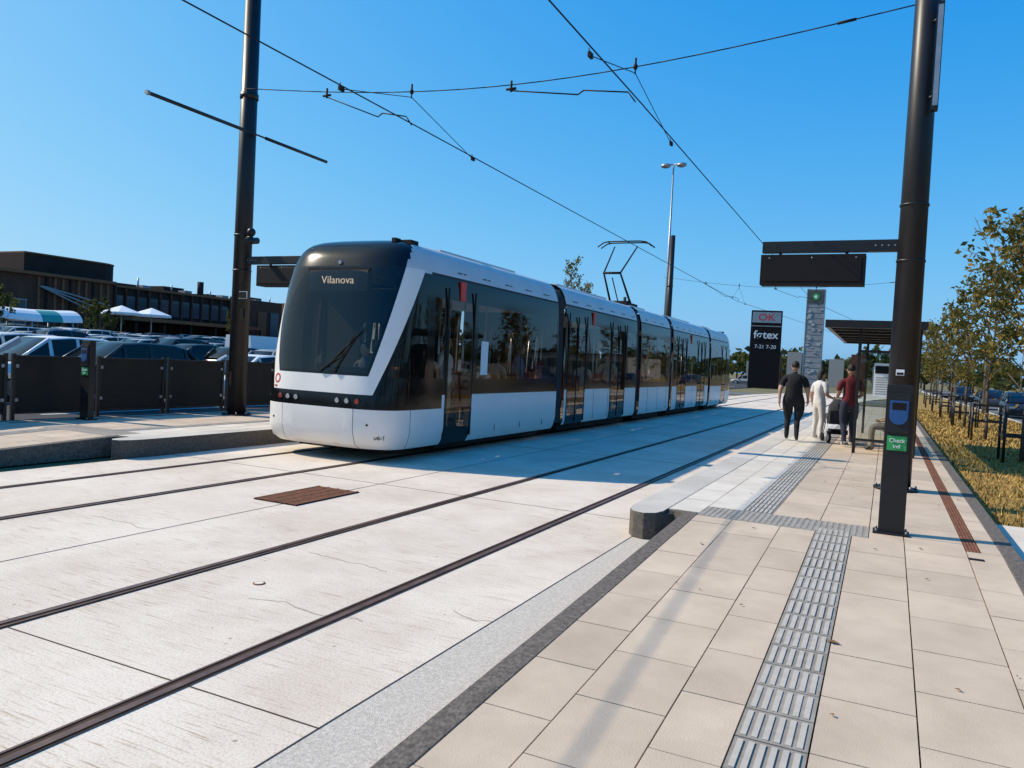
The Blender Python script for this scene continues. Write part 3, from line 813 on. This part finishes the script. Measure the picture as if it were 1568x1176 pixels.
person('man_pushing_stroller',(-.70,18.2,PZ),math.radians(18),1.76,1.1,(.12,.009,.014),(.018,.022,.045),shoe=mat('shoe_w',(.6,.6,.6)),
   over={'elL':(-.24,.0,1.12),'wrL':(-.2,.24,1.04),'paL':(-.2,.31,1.03),'elR':(.24,.0,1.12),'wrR':(.17,.24,1.04),'paR':(.17,.31,1.03),
         'knR':(.10,.08,.49),'anR':(.105,.08,.10),'toR':(.115,.23,.045),'heR':(.105,.04,.04),'caR':(.105,.06,.34),'caL':(-.107,-.09,.33),'anL':(-.11,-.16,.11),'toL':(-.12,-.03,.035),'heL':(-.11,-.2,.09)})
seat={'pel':(0,0,.56),'waist':(0,-.01,.72),'chest':(0,0,.92),'top':(0,.0,1.06),'neck':(0,.02,1.14),'nk2':(0,.035,1.20),
 'hiL':(-.09,.03,.54),'hiR':(.09,.03,.54),'thL':(-.11,.24,.55),'thR':(.11,.24,.55),'knL':(-.12,.44,.53),'knR':(.12,.44,.53),'caL':(-.12,.46,.36),'caR':(.12,.46,.36),'anL':(-.12,.44,.10),'anR':(.12,.44,.10),
 'toL':(-.13,.58,.035),'toR':(.13,.58,.035),'heL':(-.12,.41,.035),'heR':(.12,.41,.035),
 'shL':(-.175,0,1.04),'shR':(.175,0,1.04),'uaL':(-.21,.02,.9),'uaR':(.21,.02,.9),'elL':(-.23,.05,.76),'elR':(.23,.05,.76),'wrL':(-.14,.27,.68),'wrR':(.14,.27,.68),'paL':(-.1,.33,.66),'paR':(.1,.33,.66)}
person('woman_seated',(.20,17.7,PZ),math.radians(95),1.65,.95,(.60,.50,.46),(.25,.2,.17),over=seat,longhair=True)
for (x,y,rz,sh,pn) in ((1.0,12.0,-90,(.80,.78,.75),(.50,.36,.22)),(.95,15.2,-60,(.12,.25,.5),(.05,.05,.08)),(.5,17.8,30,(.3,.05,.05),(.05,.05,.06)),(.95,21.2,200,(.6,.58,.55),(.05,.06,.1)),(-.3,13.6,180,(.2,.2,.2),(.1,.1,.1))):
    person('passenger',(x,y,.38),math.radians(rz),1.72,1,sh,pn,parent=tram)
for (x,y,sh) in ((.9,14.2,(.65,.42,.35)),(.9,19.3,(.5,.5,.55)),(.9,24.5,(.4,.1,.08))):
    person('passenger',(x,y,.58),0,1.68,.95,sh,(.05,.05,.07),over=seat,parent=tram,longhair=True)
person('tram_driver',(0,11.0,.52),math.radians(180),1.75,1,(.05,.06,.09),(.02,.02,.02),over=seat,parent=tram)
b=MB(); 
for s in (-.24,.24):
    b.cyl((s-.02,.3,.10),(s+.02,.3,.10),.10,.10,M_blackm,18); b.cyl((s-.02,-.25,.13),(s+.02,-.25,.13),.13,.13,M_blackm,18)
    b.cyl((s-.024,-.25,.13),(s+.024,-.25,.13),.08,.08,M_galv,14)
    b.tube([(s,.3,.10),(s,-.02,.62),(s*.9,-.42,1.03)],.012,M_galv,8); b.tube([(s,-.25,.13),(s,.05,.55)],.012,M_galv,8)
b.cyl((-.22,-.42,1.03),(.22,-.42,1.03),.016,.016,M_blackm,10); b.cyl((-.24,-.25,.13),(.24,-.25,.13),.01,.01,M_galv,8)
M_sf=mat('stroller_fabric',(.02,.02,.025),rough=.9)
b.hexa([(-.2,-.1,.42),(.2,-.1,.42),(-.2,.42,.42),(.2,.42,.42),(-.22,-.18,.72),(.22,-.18,.72),(-.2,.48,.60),(.2,.48,.60)],M_sf)
b.ell((0,.0,.72),(.22,.26,.28),M_sf,16,10)
b.box(-.18,.18,-.2,.2,.2,.3,M_blackm)
b.build('baby_stroller',loc=(-.95,18.95,PZ),rz=math.radians(18),bevel=.01)

# ------------------------------------------------ shelter
she=empty('tram_shelter')
b=MB(); x0,x1,y0,y1=-1.15,.62,16.2,23.6
b.box(x0,x1,y0,y0+.1,PZ+2.45,PZ+2.60,M_black); b.box(x0,x1,y1-.1,y1,PZ+2.45,PZ+2.6,M_black); b.box(x0,x0+.08,y0+.1,y1-.1,PZ+2.46,PZ+2.59,M_black); b.box(x1-.08,x1,y0+.1,y1-.1,PZ+2.46,PZ+2.59,M_black)
for k in range(1,6):
    y=y0+(y1-y0)*k/6; b.box(x0+.08,x1-.08,y-.04,y+.04,PZ+2.47,PZ+2.56,M_black)
b.box(x0+.06,x1-.06,y0+.06,y1-.06,PZ+2.565,PZ+2.575,mat('shelter_roof',(.20,.14,.09),rough=.5))
for k in range(4):
    y=y0+.5+(y1-y0-1)*k/3
    b.box(.48,.56,y-.04,y+.04,PZ,PZ+2.46,M_black)
for y in (y0+.5,y1-.5): b.box(-.55,-.49,y-.03,y+.03,PZ,PZ+2.46,M_black)
b.box(-.49,.48,y0+.48,y0+.52,PZ+.25,PZ+.30,M_black);b.box(-.49,.48,y0+.48,y0+.52,PZ+2.0,PZ+2.05,M_black)
b.box(-.24,.10,y0+.44,y0+.48,PZ+1.15,PZ+1.8,M_paper)
b.box(-.22,.08,y0+.434,y0+.44,PZ+1.6,PZ+1.75,M_blackm)
for k in range(8): b.box(-.2,.06,y0+.436,y0+.44,PZ+1.2+k*.045,PZ+1.215+k*.045,M_int)
b.build('frame',parent=she)
b=MB()
b.box(-.48,.47,y0+.495,y0+.505,PZ+.30,PZ+2.0,G_shel)
for k in range(3):
    ya=y0+.55+(y1-y0-1)*k/3; yb2=y0+.45+(y1-y0-1)*(k+1)/3; b.box(.515,.525,ya,yb2,PZ+.2,PZ+2.1,G_shel)
b.build('glass_panels',parent=she)
b=MB()
for k in range(4): b.box(-.02+k*.1,.06+k*.1,17.2,19.8,PZ+.44,PZ+.47,mat('bench_wood',(.2,.12,.06)))
for y in (17.5,19.6): b.box(.05,.3,y-.03,y+.03,PZ,PZ+.44,M_black)
b.build('bench',parent=she)

# ------------------------------------------------ cars
def carpaint():
    m,nt,bs=_new('car_paint'); oi=N(nt,'ShaderNodeObjectInfo'); cr=N(nt,'ShaderNodeValToRGB'); cr.color_ramp.interpolation='CONSTANT'
    cols=[(0,(.62,.61,.58)),(.16,(.015,.014,.015)),(.32,(.27,.265,.26)),(.46,(.80,.78,.74)),(.68,(.10,.012,.01)),(.71,(.02,.035,.09)),(.80,(.42,.42,.41)),(.9,(.03,.028,.027))]
    e=cr.color_ramp.elements; e[0].position=0; e[0].color=rgba(cols[0][1]); e[1].position=cols[1][0]; e[1].color=rgba(cols[1][1])
    for p,c in cols[2:]:
        q=e.new(p); q.color=rgba(c)
    nt.links.new(oi.outputs['Random'],cr.inputs['Fac']); nt.links.new(cr.outputs['Color'],bs.inputs['Base Color'])
    bs.inputs['Roughness'].default_value=.3; bs.inputs['Specular IOR Level'].default_value=.45
    return m
M_car=carpaint(); M_cgl=mat('car_glass',(.008,.008,.009),rough=.12,spec=.35); M_tyre=mat('tyre',(.02,.02,.02),rough=.9)
def carmesh(name,kind):
    b=MB()
    hh={'hatch':1.46,'suv':1.66,'wagon':1.48}[kind]; L2={'hatch':2.0,'suv':2.2,'wagon':2.35}[kind]; bt=.90 if kind!='suv' else 1.02
    S=[(-L2,.55,.72,.42),(-L2+.06,bt-.12,.82,.3),(-L2+.3,bt+.03,.87,.24),(-1.2,bt+.02,.9,.22),(0,bt,.9,.22),(.9,bt-.02,.9,.22),(L2-.75,bt-.10,.88,.22),(L2-.25,bt-.18,.84,.24),(L2-.05,bt-.32,.76,.3),(L2,.5,.68,.4)]
    rings=[]
    for y,zt,w_,zb in S: rings.append([(-w_*.96,y,zb),(-w_,y,(zb+zt)/2),(-w_*.95,y,zt-.03),(-w_*.8,y,zt),(w_*.8,y,zt),(w_*.95,y,zt-.03),(w_,y,(zb+zt)/2),(w_*.96,y,zb)])
    for A,B in zip(rings[:-1],rings[1:]):
        for j in range(7): b.face([A[j],A[j+1],B[j+1],B[j]],M_car,True)
        b.face([A[7],A[0],B[0],B[7]],M_tyre)
    b.face(rings[0],M_car); b.face(rings[-1][::-1],M_car)
    rear=-L2+.10
    G=[(rear,bt,.80),(rear+.42,hh-.09,.66),(rear+.8,hh-.02,.66),(-.35,hh,.67),(.25,hh-.05,.65),(1.15,bt-.03,.78)]
    def rg(y,zt,w_): return [(-.84,y,bt-.02),(-w_,y,zt-.05),(-w_+.09,y,zt),(w_-.09,y,zt),(w_,y,zt-.05),(.84,y,bt-.02)]
    R_=[rg(y,z,w_) for y,z,w_ in G]
    for i,(A,B) in enumerate(zip(R_[:-1],R_[1:])):
        b.face([A[0],A[1],B[1],B[0]],M_cgl); b.face([A[5],B[5],B[4],A[4]],M_cgl)
        for j in (1,2,3): b.face([A[j],A[j+1],B[j+1],B[j]],M_cgl if i in (0,4) and j==2 else M_car,True)
    for s in (-1,1):
        for yy,za in ((-.5,hh-.06),(.25,hh-.10),(rear+.5,hh-.12)):
            b.hexa([(s*.85-.015,yy-.05,bt-.02),(s*.85+.015,yy-.05,bt-.02),(s*.85-.015,yy+.05,bt-.02),(s*.85+.015,yy+.05,bt-.02),(s*.665-.015,yy-.04,za),(s*.665+.015,yy-.04,za),(s*.665-.015,yy+.04,za),(s*.665+.015,yy+.04,za)],M_car)
        b.cyl((s*.66,.25,hh-.08),(s*.80,1.15,bt-.03),.045,.045,M_car,6); b.cyl((s*.66,rear+.42,hh-.12),(s*.81,rear,bt),.07,.07,M_car,6)
        for yy in (-L2+.78,L2-.85):
            b.cyl((s*.7,yy,.32),(s*.915,yy,.32),.32,.32,M_tyre,20); b.cyl((s*.90,yy,.32),(s*.925,yy,.32),.2,.19,M_galv,12)
        b.box(*sorted((s*.5,s*.78)),L2-.14,L2-.03,bt-.36,bt-.24,M_lamp); b.box(*sorted((s*.55,s*.80)),-L2-.01,-L2+.1,bt-.30,bt-.12,M_lampr)
        b.box(*sorted((s*.88,s*1.02)),.85,.95,bt,bt+.12,M_car)
    b.box(-.25,.25,-L2-.01,-L2+.03,.55,.66,M_txt)
    me=b.mesh(name)
    bm=bmesh.new(); bm.from_mesh(me); bmesh.ops.remove_doubles(bm,verts=bm.verts,dist=.0005); bm.to_mesh(me); bm.free()
    return me
CM=[carmesh('car_hatch','hatch'),carmesh('car_suv','suv'),carmesh('car_wagon','wagon')]
def car(x,y,z,rz,k=None,nm='parked_car'):
    o=bpy.data.objects.new(nm,random.choice(CM) if k is None else CM[k]); sc.collection.objects.link(o); o.location=(x,y,z); o.rotation_euler=(0,0,rz)
    return o
for ry in CROWS:
    for dy in (-2.45,2.45):
        y=ry+dy; x=-17.8
        while x>-92:
            if .62*y<-x<1.85*y and not(abs(x+31)<1.5 and abs(y-33)<2) and random.random()<.9:
                car(x+random.uniform(-.12,.12),y+random.uniform(-.3,.3),pz(x),(0 if random.random()<.5 else math.pi)+random.uniform(-.03,.03))
            x-=2.6
for y in (30,36.5,43,52,58.5,66,75,90): car(12.2 if y%2 else 6.9,y,0,0 if y%2 else math.pi,nm='car')
for y in (33,39,48): car(19+random.uniform(-.3,.3),y+10,.04,math.pi/2)
car(-19,118,-.03,math.pi/2,0); car(-25,122,-.03,math.pi/2,2)
b=MB()
for S in [[(-2.6,.35,.95,2.05),(1.2,.35,.95,2.05),(1.9,.35,.95,1.35),(2.6,.4,.9,1.0)]]:
    rg=[[(-w_,y,zb),(-w_,y,min(1.1,zt)),(-w_*.88,y,zt),(w_*.88,y,zt),(w_,y,min(1.1,zt)),(w_,y,zb)] for y,zb,w_,zt in S]
    for A,B in zip(rg[:-1],rg[1:]):
        for j in range(5): b.face([A[j],A[j+1],B[j+1],B[j]],M_txt if not(j==2 and A[0][1]==1.2) else M_cgl)
    b.face(rg[0],M_txt); b.face(rg[-1][::-1],M_txt)
for s in (-1,1):
    for yy in (-1.7,1.7): b.cyl((s*.75,yy,.34),(s*.96,yy,.34),.34,.34,M_tyre,18)
    b.box(*sorted((s*.93,s*.96)),.3,1.2,1.15,1.8,M_cgl)
b.build('parked_van',loc=(-31.2,33,pz(-31.2)),rz=math.radians(2),bevel=.05)

# ------------------------------------------------ shopping centre building
sb=empty('shopping_centre')
M_bld=mat('brown_cladding',(.13,.055,.035),(.085,.038,.024),scale=.6,rough=.8,spec=.2); M_bld2=mat('dark_cladding',(.04,.024,.020),(.028,.018,.015),scale=.6,rough=.8,spec=.2); M_wood=mat('timber_fin',(.24,.105,.05),rough=.8,spec=.2); M_cg=mat('curtain_glass',(.03,.07,.09),rough=.12,spec=.3); M_con=mat('bld_grey',(.3,.29,.28))
b=MB(); bx=-100
b.box(bx-40,bx,30,74.5,0,9.9,M_bld); b.box(bx-40,bx-2,74.5,100,0,9.7,M_bld2); b.box(bx-40,bx,100,150,0,9.9,M_bld)
pl=[(bx-3,63),(bx-3,74)]+[(bx-3-4+4*math.cos(t),74+4*math.sin(t)) for t in [math.pi/2*i/8 for i in range(1,9)]]+[(bx-30,78),(bx-30,63)]
b.prism(pl,9.7,12.6,M_bld2); b.prism([(x_+.15 if x_>-110 else x_,y_) for x_,y_ in pl],12.6,12.8,M_wood)
b.box(bx-25,bx-6,50,58,9.9,11.2,M_bld2)
for k in range(5): b.box(bx-12,bx-8,80+k*9,84+k*9,9.7,10.6+.4*(k%2),M_bld2)
for k in range(4): b.box(bx-7,bx-5.4,83+k*8,84.4+k*8,9.7,10.5,M_con)
for k in range(6): b.cyl((bx-4-(k%2),81+k*7,9.7),(bx-4-(k%2),81+k*7,11.4-(k%3)*.3),.12,.12,M_galv,8)
b.cyl((bx-3,92,9.6),(bx-3,92,12.0),.5,.5,M_bld2,14)
b.build('volumes',parent=sb)
b=MB()
for k in range(40):
    y=31+k*1.1
    if 50<y<62 : continue
    b.box(bx+.01,bx+.25,y,y+.3,1.2,9.5,M_wood if k%3 else M_bld2)
b.box(bx+.02,bx+.3,52,61.5,1,6.2,M_cg)
for k in range(7): b.box(bx+.3,bx+.38,52+k*1.55,52.12+k*1.55,1,6.2,M_con)
for z in (3,6.2): b.box(bx+.3,bx+.4,52,61.5,z,z+.15,M_con)
for k in range(12):
    y=75.5+k*2; b.box(bx-1.98,bx-1.8,y,y+1.4,5.8,8.3,M_cg)
    b.box(bx-1.98,bx-1.5,y-.4,y-.2,1,9.4,M_bld)
b.box(bx-2,bx+4,74,100,4.6,5.1,M_wood)
for k in range(6): b.cyl((bx+3.6,75+k*4.8,1),(bx+3.6,75+k*4.8,4.6),.2,.2,M_bld2,10)
for k in range(16): b.box(bx+.02,bx+.2,102+k*3,104+k*3,2,8,M_cg if k%2 else M_wood)
b.box(bx+.01,bx+.5,30,74,9.6,10.0,M_wood)
b.box(bx-1.99,bx-1.6,74.5,100,9.45,9.8,M_wood)
for k in range(3):
    b.cyl((bx+.6,63+k*.2,8.2),(bx+.6,73,4.5+k),.12,.12,M_con,6)
b.build('facade',parent=sb)
b=MB(); b.box(-88,-76,95,97,1,9.0,M_wood); b.cyl((-82,96,9.0),(-82,96,10.8),.5,.5,M_bld2,12); b.box(-88,-76,97,110,1,8.8,M_bld); b.build('kiosk_building')
def pt_at(px_u,d):
    return (-math.sin(math.radians(px_u))*d,math.cos(math.radians(px_u))*d)
for an,dd in ((53.0,97),(51.2,98)):
    x,y=pt_at(an,dd); z=pz(x)
    b=MB(); b.cyl((x,y,z),(x,y,z+4.0),.06,.06,M_steel,8)
    n=8
    for k in range(n):
        t0=2*math.pi*k/n; t1=2*math.pi*(k+1)/n
        b.face([(x,y,z+4.5),(x+2.1*math.cos(t0),y+2.1*math.sin(t0),z+3.7),(x+2.1*math.cos(t1),y+2.1*math.sin(t1),z+3.7)],M_txt)
        b.face([(x+2.1*math.cos(t0),y+2.1*math.sin(t0),z+3.7),(x+2.1*math.cos(t1),y+2.1*math.sin(t1),z+3.7),(x+2.1*math.cos(t1),y+2.1*math.sin(t1),z+3.45),(x+2.1*math.cos(t0),y+2.1*math.sin(t0),z+3.45)],M_txt)
    b.build('parasol')
b=MB(); M_teal=mat('teal',(.02,.30,.28)); M_or=mat('orange',(.6,.2,.05))
n=10
for k in range(n):
    t0=math.pi*k/n; t1=math.pi*(k+1)/n
    for q in range(7):
        ya=34+q*1.9; yb4=ya+1.9
        m=M_teal if (q==5 and k<4) else (M_or if (q==2 and k<5) else M_txt)
        f_=lambda t,y:( -70+1.9*math.cos(t),y,3.15+1.1*math.sin(t)+.15*math.sin(y*.4))
        b.face([f_(t0,ya),f_(t0,yb4),f_(t1,yb4),f_(t1,ya)],m)
for q in range(4):
    for s in (-1.8,1.8): b.cyl((-70+s,35+q*3.8,1),(-70+s,35+q*3.8,3.1),.08,.08,M_steel,8)
b.build('trolley_shelter')

# ------------------------------------------------ trees
M_bark=mat('bark',(.12,.085,.06),(.07,.05,.035),scale=20,rough=.9)
def leafmat(name,c1,c2):
    m,nt,bs=_new(name); g_=N(nt,'ShaderNodeNewGeometry'); cr=N(nt,'ShaderNodeValToRGB'); cr.color_ramp.elements[0].color=rgba(c1); cr.color_ramp.elements[1].color=rgba(c2)
    e=cr.color_ramp.elements.new(.5); e.color=rgba(tuple((p+q)/2 for p,q in zip(c1,c2)))
    nt.links.new(g_.outputs['Random Per Island'],cr.inputs['Fac']); nt.links.new(cr.outputs['Color'],bs.inputs['Base Color']); bs.inputs['Roughness'].default_value=.7; bs.inputs['Specular IOR Level'].default_value=.2
    tr=N(nt,'ShaderNodeBsdfTranslucent'); nt.links.new(cr.outputs['Color'],tr.inputs['Color']); mx=N(nt,'ShaderNodeMixShader'); mx.inputs['Fac'].default_value=.4
    nt.links.new(bs.outputs[0],mx.inputs[1]); nt.links.new(tr.outputs[0],mx.inputs[2]); nt.links.new(mx.outputs[0],nt.nodes['Material Output'].inputs['Surface']); return m
M_leafA=leafmat('leaf_autumn',(.055,.075,.015),(.27,.18,.035)); M_leafB=leafmat('leaf_green',(.03,.05,.012),(.11,.11,.025))
def sapling(x,y,h,lm,n=1500,cw=1.1,ls=.055,z0=.1,stakes=True,seed=0,name='young_tree'):
    rn=random.Random(seed); b=MB(); P=Vector((x,y,z0)); pts=[P]
    for k in range(6): pts.append(P+Vector((rn.uniform(-.05,.05)*k,rn.uniform(-.05,.05)*k,h*(k+1)/6)))
    for k in range(6):
        r0=.055*h/5*(1-k/6.6); r1=.055*h/5*(1-(k+1)/6.6); b.cyl(pts[k],pts[k+1],r0,r1,M_bark,8)
    tips=[]
    nb=int(16+h*2)
    for k in range(nb):
        t=.25+.73*k/nb; f_=t*6; i=min(5,int(f_)); base=pts[i].lerp(pts[i+1],f_-i)
        an=k*2.4+rn.uniform(-.5,.5); ln=cw*(1.15-t)*rn.uniform(.5,1.5)+.2; up=rn.uniform(.6,1.4)
        e1=base+Vector((math.cos(an)*ln*.5,math.sin(an)*ln*.5,ln*.4*up)); e2=e1+Vector((math.cos(an+.2)*ln*.4,math.sin(an+.2)*ln*.4,ln*.65*up))
        b.cyl(base,e1,.016*h/5,.011*h/5,M_bark,5); b.cyl(e1,e2,.011*h/5,.004,M_bark,5); tips.append((base,e1,e2))
        for q in range(3):
            s_=e1.lerp(e2,rn.random()); e3=s_+Vector((rn.uniform(-.35,.35),rn.uniform(-.35,.35),rn.uniform(.0,.5)))*ln*.7; b.cyl(s_,e3,.006,.003,M_bark,4); tips.append((s_,s_.lerp(e3,.5),e3))
    for k in range(n):
        A,B,C=rn.choice(tips); q=rn.random(); p=(A.lerp(B,q*2) if q<.5 else B.lerp(C,q*2-1)) + Vector((rn.gauss(0,.08),rn.gauss(0,.08),rn.gauss(0,.08)))
        u=Vector((rn.gauss(0,1),rn.gauss(0,1),rn.gauss(0,1))).normalized(); v_=u.cross(Vector((rn.gauss(0,1),rn.gauss(0,1),rn.gauss(0,1)))).normalized(); s_=ls*rn.uniform(.6,1.4)
        b.face([p-u*s_,p+v_*s_*.55,p+u*s_,p-v_*s_*.55],lm)
    b.build(name)
    if stakes:
        g_=MB()
        for sx in (-.4,.4):
            for sy in (-.4,.4): g_.cyl((x+sx,y+sy,z0-.05),(x+sx,y+sy,z0+1.1),.03,.03,M_black,8)
        for z in (z0+1.02,z0+.55):
            for s_ in (-.4,.4):
                g_.box(x-.4,x+.4,y+s_-.012,y+s_+.012,z,z+.05,M_black); g_.box(x+s_-.012,x+s_+.012,y-.388,y+.388,z+.002,z+.048,M_black)
        g_.build('tree_guard')
for i,(x,y,h) in enumerate(((2.55,13.6,6.0),(2.75,20,5.2),(2.75,27,5.0),(2.75,34,5.4),(2.75,41.5,5.0),(2.75,49,5.6),(2.75,57,5.4),(3.0,66,6))):
    sapling(x,y,h,M_leafA,n=(3600,2700,2000,1600,1300,1100,1000,1000)[i],cw=1.35 if i<2 else 1.15,ls=.054+.006*i,seed=i)
for i,(x,y,h) in enumerate(((-15.5,38.5,7.4),(-16,42.5,6.4))):
    sapling(x,y,h,M_leafA,n=1300,cw=1.1,ls=.065,z0=0,stakes=False,seed=20+i)
for i,(x,y,h) in enumerate(((15.5,30,6),(15.5,40,7),(15.5,50,6.5),(16,62,7.5),(-66,38,4.2),(-74,53,4.2),(-70,68,4.5),(-90,53,4.5),(-92,68,4))):
    sapling(x,y,h,M_leafB if i>3 else M_leafA,n=1800,cw=1.9 if i>3 else 2.2,ls=.12,z0=0 if x>0 else pz(x),stakes=False,seed=40+i,name='park_tree')
# unseen trees across the road, beside and behind the camera, added for tram reflections
rn=random.Random(77)
for i in range(11):
    sapling(17.5+rn.uniform(-1.5,3),-44+i*6.2,rn.uniform(6,9),M_leafB,n=1300,cw=2.8,ls=.17,z0=0,stakes=False,seed=80+i,name='park_tree')
b=MB(); rn=random.Random(5)
for k in range(430):
    an=math.radians(rn.uniform(-75,45) if k<230 else rn.uniform(45,285)); dd=rn.uniform(150,240) if k<230 else rn.uniform(90,200)  # later trees: unseen ring around and behind the camera, added for windscreen reflections
    x=math.sin(an)*dd; y=math.cos(an)*dd
    if x<-90 and 20<y<150: continue
    hh=rn.uniform(4.5,9.5); rr=rn.uniform(3,5.5)
    b.cyl((x,y,0),(x,y,hh*.5),.25,.15,M_bark,5)
    for q in range(95 if k<230 else 70):
        u=Vector((rn.gauss(0,1),rn.gauss(0,1),rn.gauss(0,1))).normalized()*rn.uniform(.5,1); p=Vector((x+u.x*rr,y+u.y*rr,hh*.58+u.z*hh*.42))
        u=Vector((rn.gauss(0,1),rn.gauss(0,1),rn.gauss(0,1))).normalized(); v_=u.cross(Vector((rn.gauss(0,1),rn.gauss(0,1),rn.gauss(0,1)))).normalized(); s_=rn.uniform(.5,1.1)
        b.face([p-u*s_,p+v_*s_*.7,p+u*s_,p-v_*s_*.7],M_leafB)
b.build('distant_trees')
b=MB()
for k in range(4): b.box(2.6+k*.14,2.66+k*.14,10.2,10.26,.1,1.15,M_black)
b.box(2.6,3.08,10.2,10.26,1.15,1.2,M_black); b.build('bike_rack')

# ------------------------------------------------ totems, lamps
e=empty('supermarket_totem_sign',(-13.2,95,0)); e.rotation_euler=(0,0,math.radians(8))
b=MB(); b.box(-1.75,1.75,-.3,.3,0,9.2,M_blackm); b.box(-1.6,1.6,-.34,-.3,7.75,9.0,M_steel); b.box(-1.75,1.75,-.32,-.3,7.3,7.4,M_con); b.build('panel',parent=e,bevel=.03)
text('OK',(0,-.36,8.35),1.1,M_red,parent=e,sx=1.2); text('føtex',(0,-.33,6.3),1.30,M_txt,parent=e); text('7-21 7-20',(0,-.33,4.9),.62,M_txt,parent=e,off_=0)
e=empty('shopping_centre_pylon',(-10.6,128,0))
b=MB(); M_pg=mat('pylon_grey',(.30,.31,.33),(.20,.21,.23),scale=.9,rough=.6)
b.box(-1.3,1.3,-.8,.8,0,15.2,M_pg)
for k in range(15): b.box(-1.2,1.2,-.84,-.8,.5+k*.85,.56+k*.85,M_con)
M_pp=mat('pylon_print',(.42,.43,.44))
rn=random.Random(9)
for k in range(26):
    z=1+rn.random()*11; x=rn.uniform(-.9,.9); b.box(x-.25,x+.25,-.86-.003*k,-.845,z,z+rn.uniform(.1,.5),M_pp)
for s in (-1.28,1.28): b.box(s-.05,s+.05,-.86,-.8,0,15.2,M_steel)
b.box(-1.2,1.2,-.86,-.8,13.0,15.0,mat('pylon_head',(.06,.075,.07))); b.cyl((0,-.9,14.0),(0,-.86,14.0),.55,.55,M_green,20); b.cyl((0,-.92,14.0),(0,-.9,14.0),.25,.25,M_txt,12)
b.build('pylon_body',parent=e)
def lamp(x,y,h,arm,nm='street_lamp',dbl=False):
    b=MB(); b.cyl((x,y,0),(x,y,h),.09 if h<12 else .13,.045 if h<12 else .06,M_galv,12)
    for s in ((-1,1) if dbl else (arm,)):
        if dbl:
            b.cyl((x,y,h),(x+s*.6,y,h+.1),.05,.05,M_galv,8); b.ell((x+s*.65,y,h-.05),(.42,.3,.2),M_galv,12,8)
        else:
            b.cyl((x,y,h),(x+s*1.2,y,h+.15),.04,.035,M_galv,8); b.box(*sorted((x+s*1.1,x+s*1.8)),y-.13,y+.13,h+.1,h+.2,M_galv)
    b.build(nm)
lamp(-16.6,62,18.3,1,'floodlight_mast',True)
for x,y,h,s in ((5.0,51,9.5,1),(5.0,72,9,1),(5.0,96,9,1),(14.2,60,9,-1),(14.2,84,9,-1),(14.2,108,9,-1)): lamp(x,y,h,s)
b=MB(); b.box(24,44,120,140,0,5,M_con); b.box(23.8,44.2,119.8,140.2,5,5.4,M_bld2)
for k in range(8): b.box(25+k*2.3,26.6+k*2.3,119.85,119.98,1.5,3.6,M_cg)
b.build('low_warehouse_building')
b=MB()
for k in range(7): b.box(-24+k*3.6,-21.5+k*3.6,150,152,0,4+k%3,M_bld if k%2 else M_con)
b.build('distant_buildings')
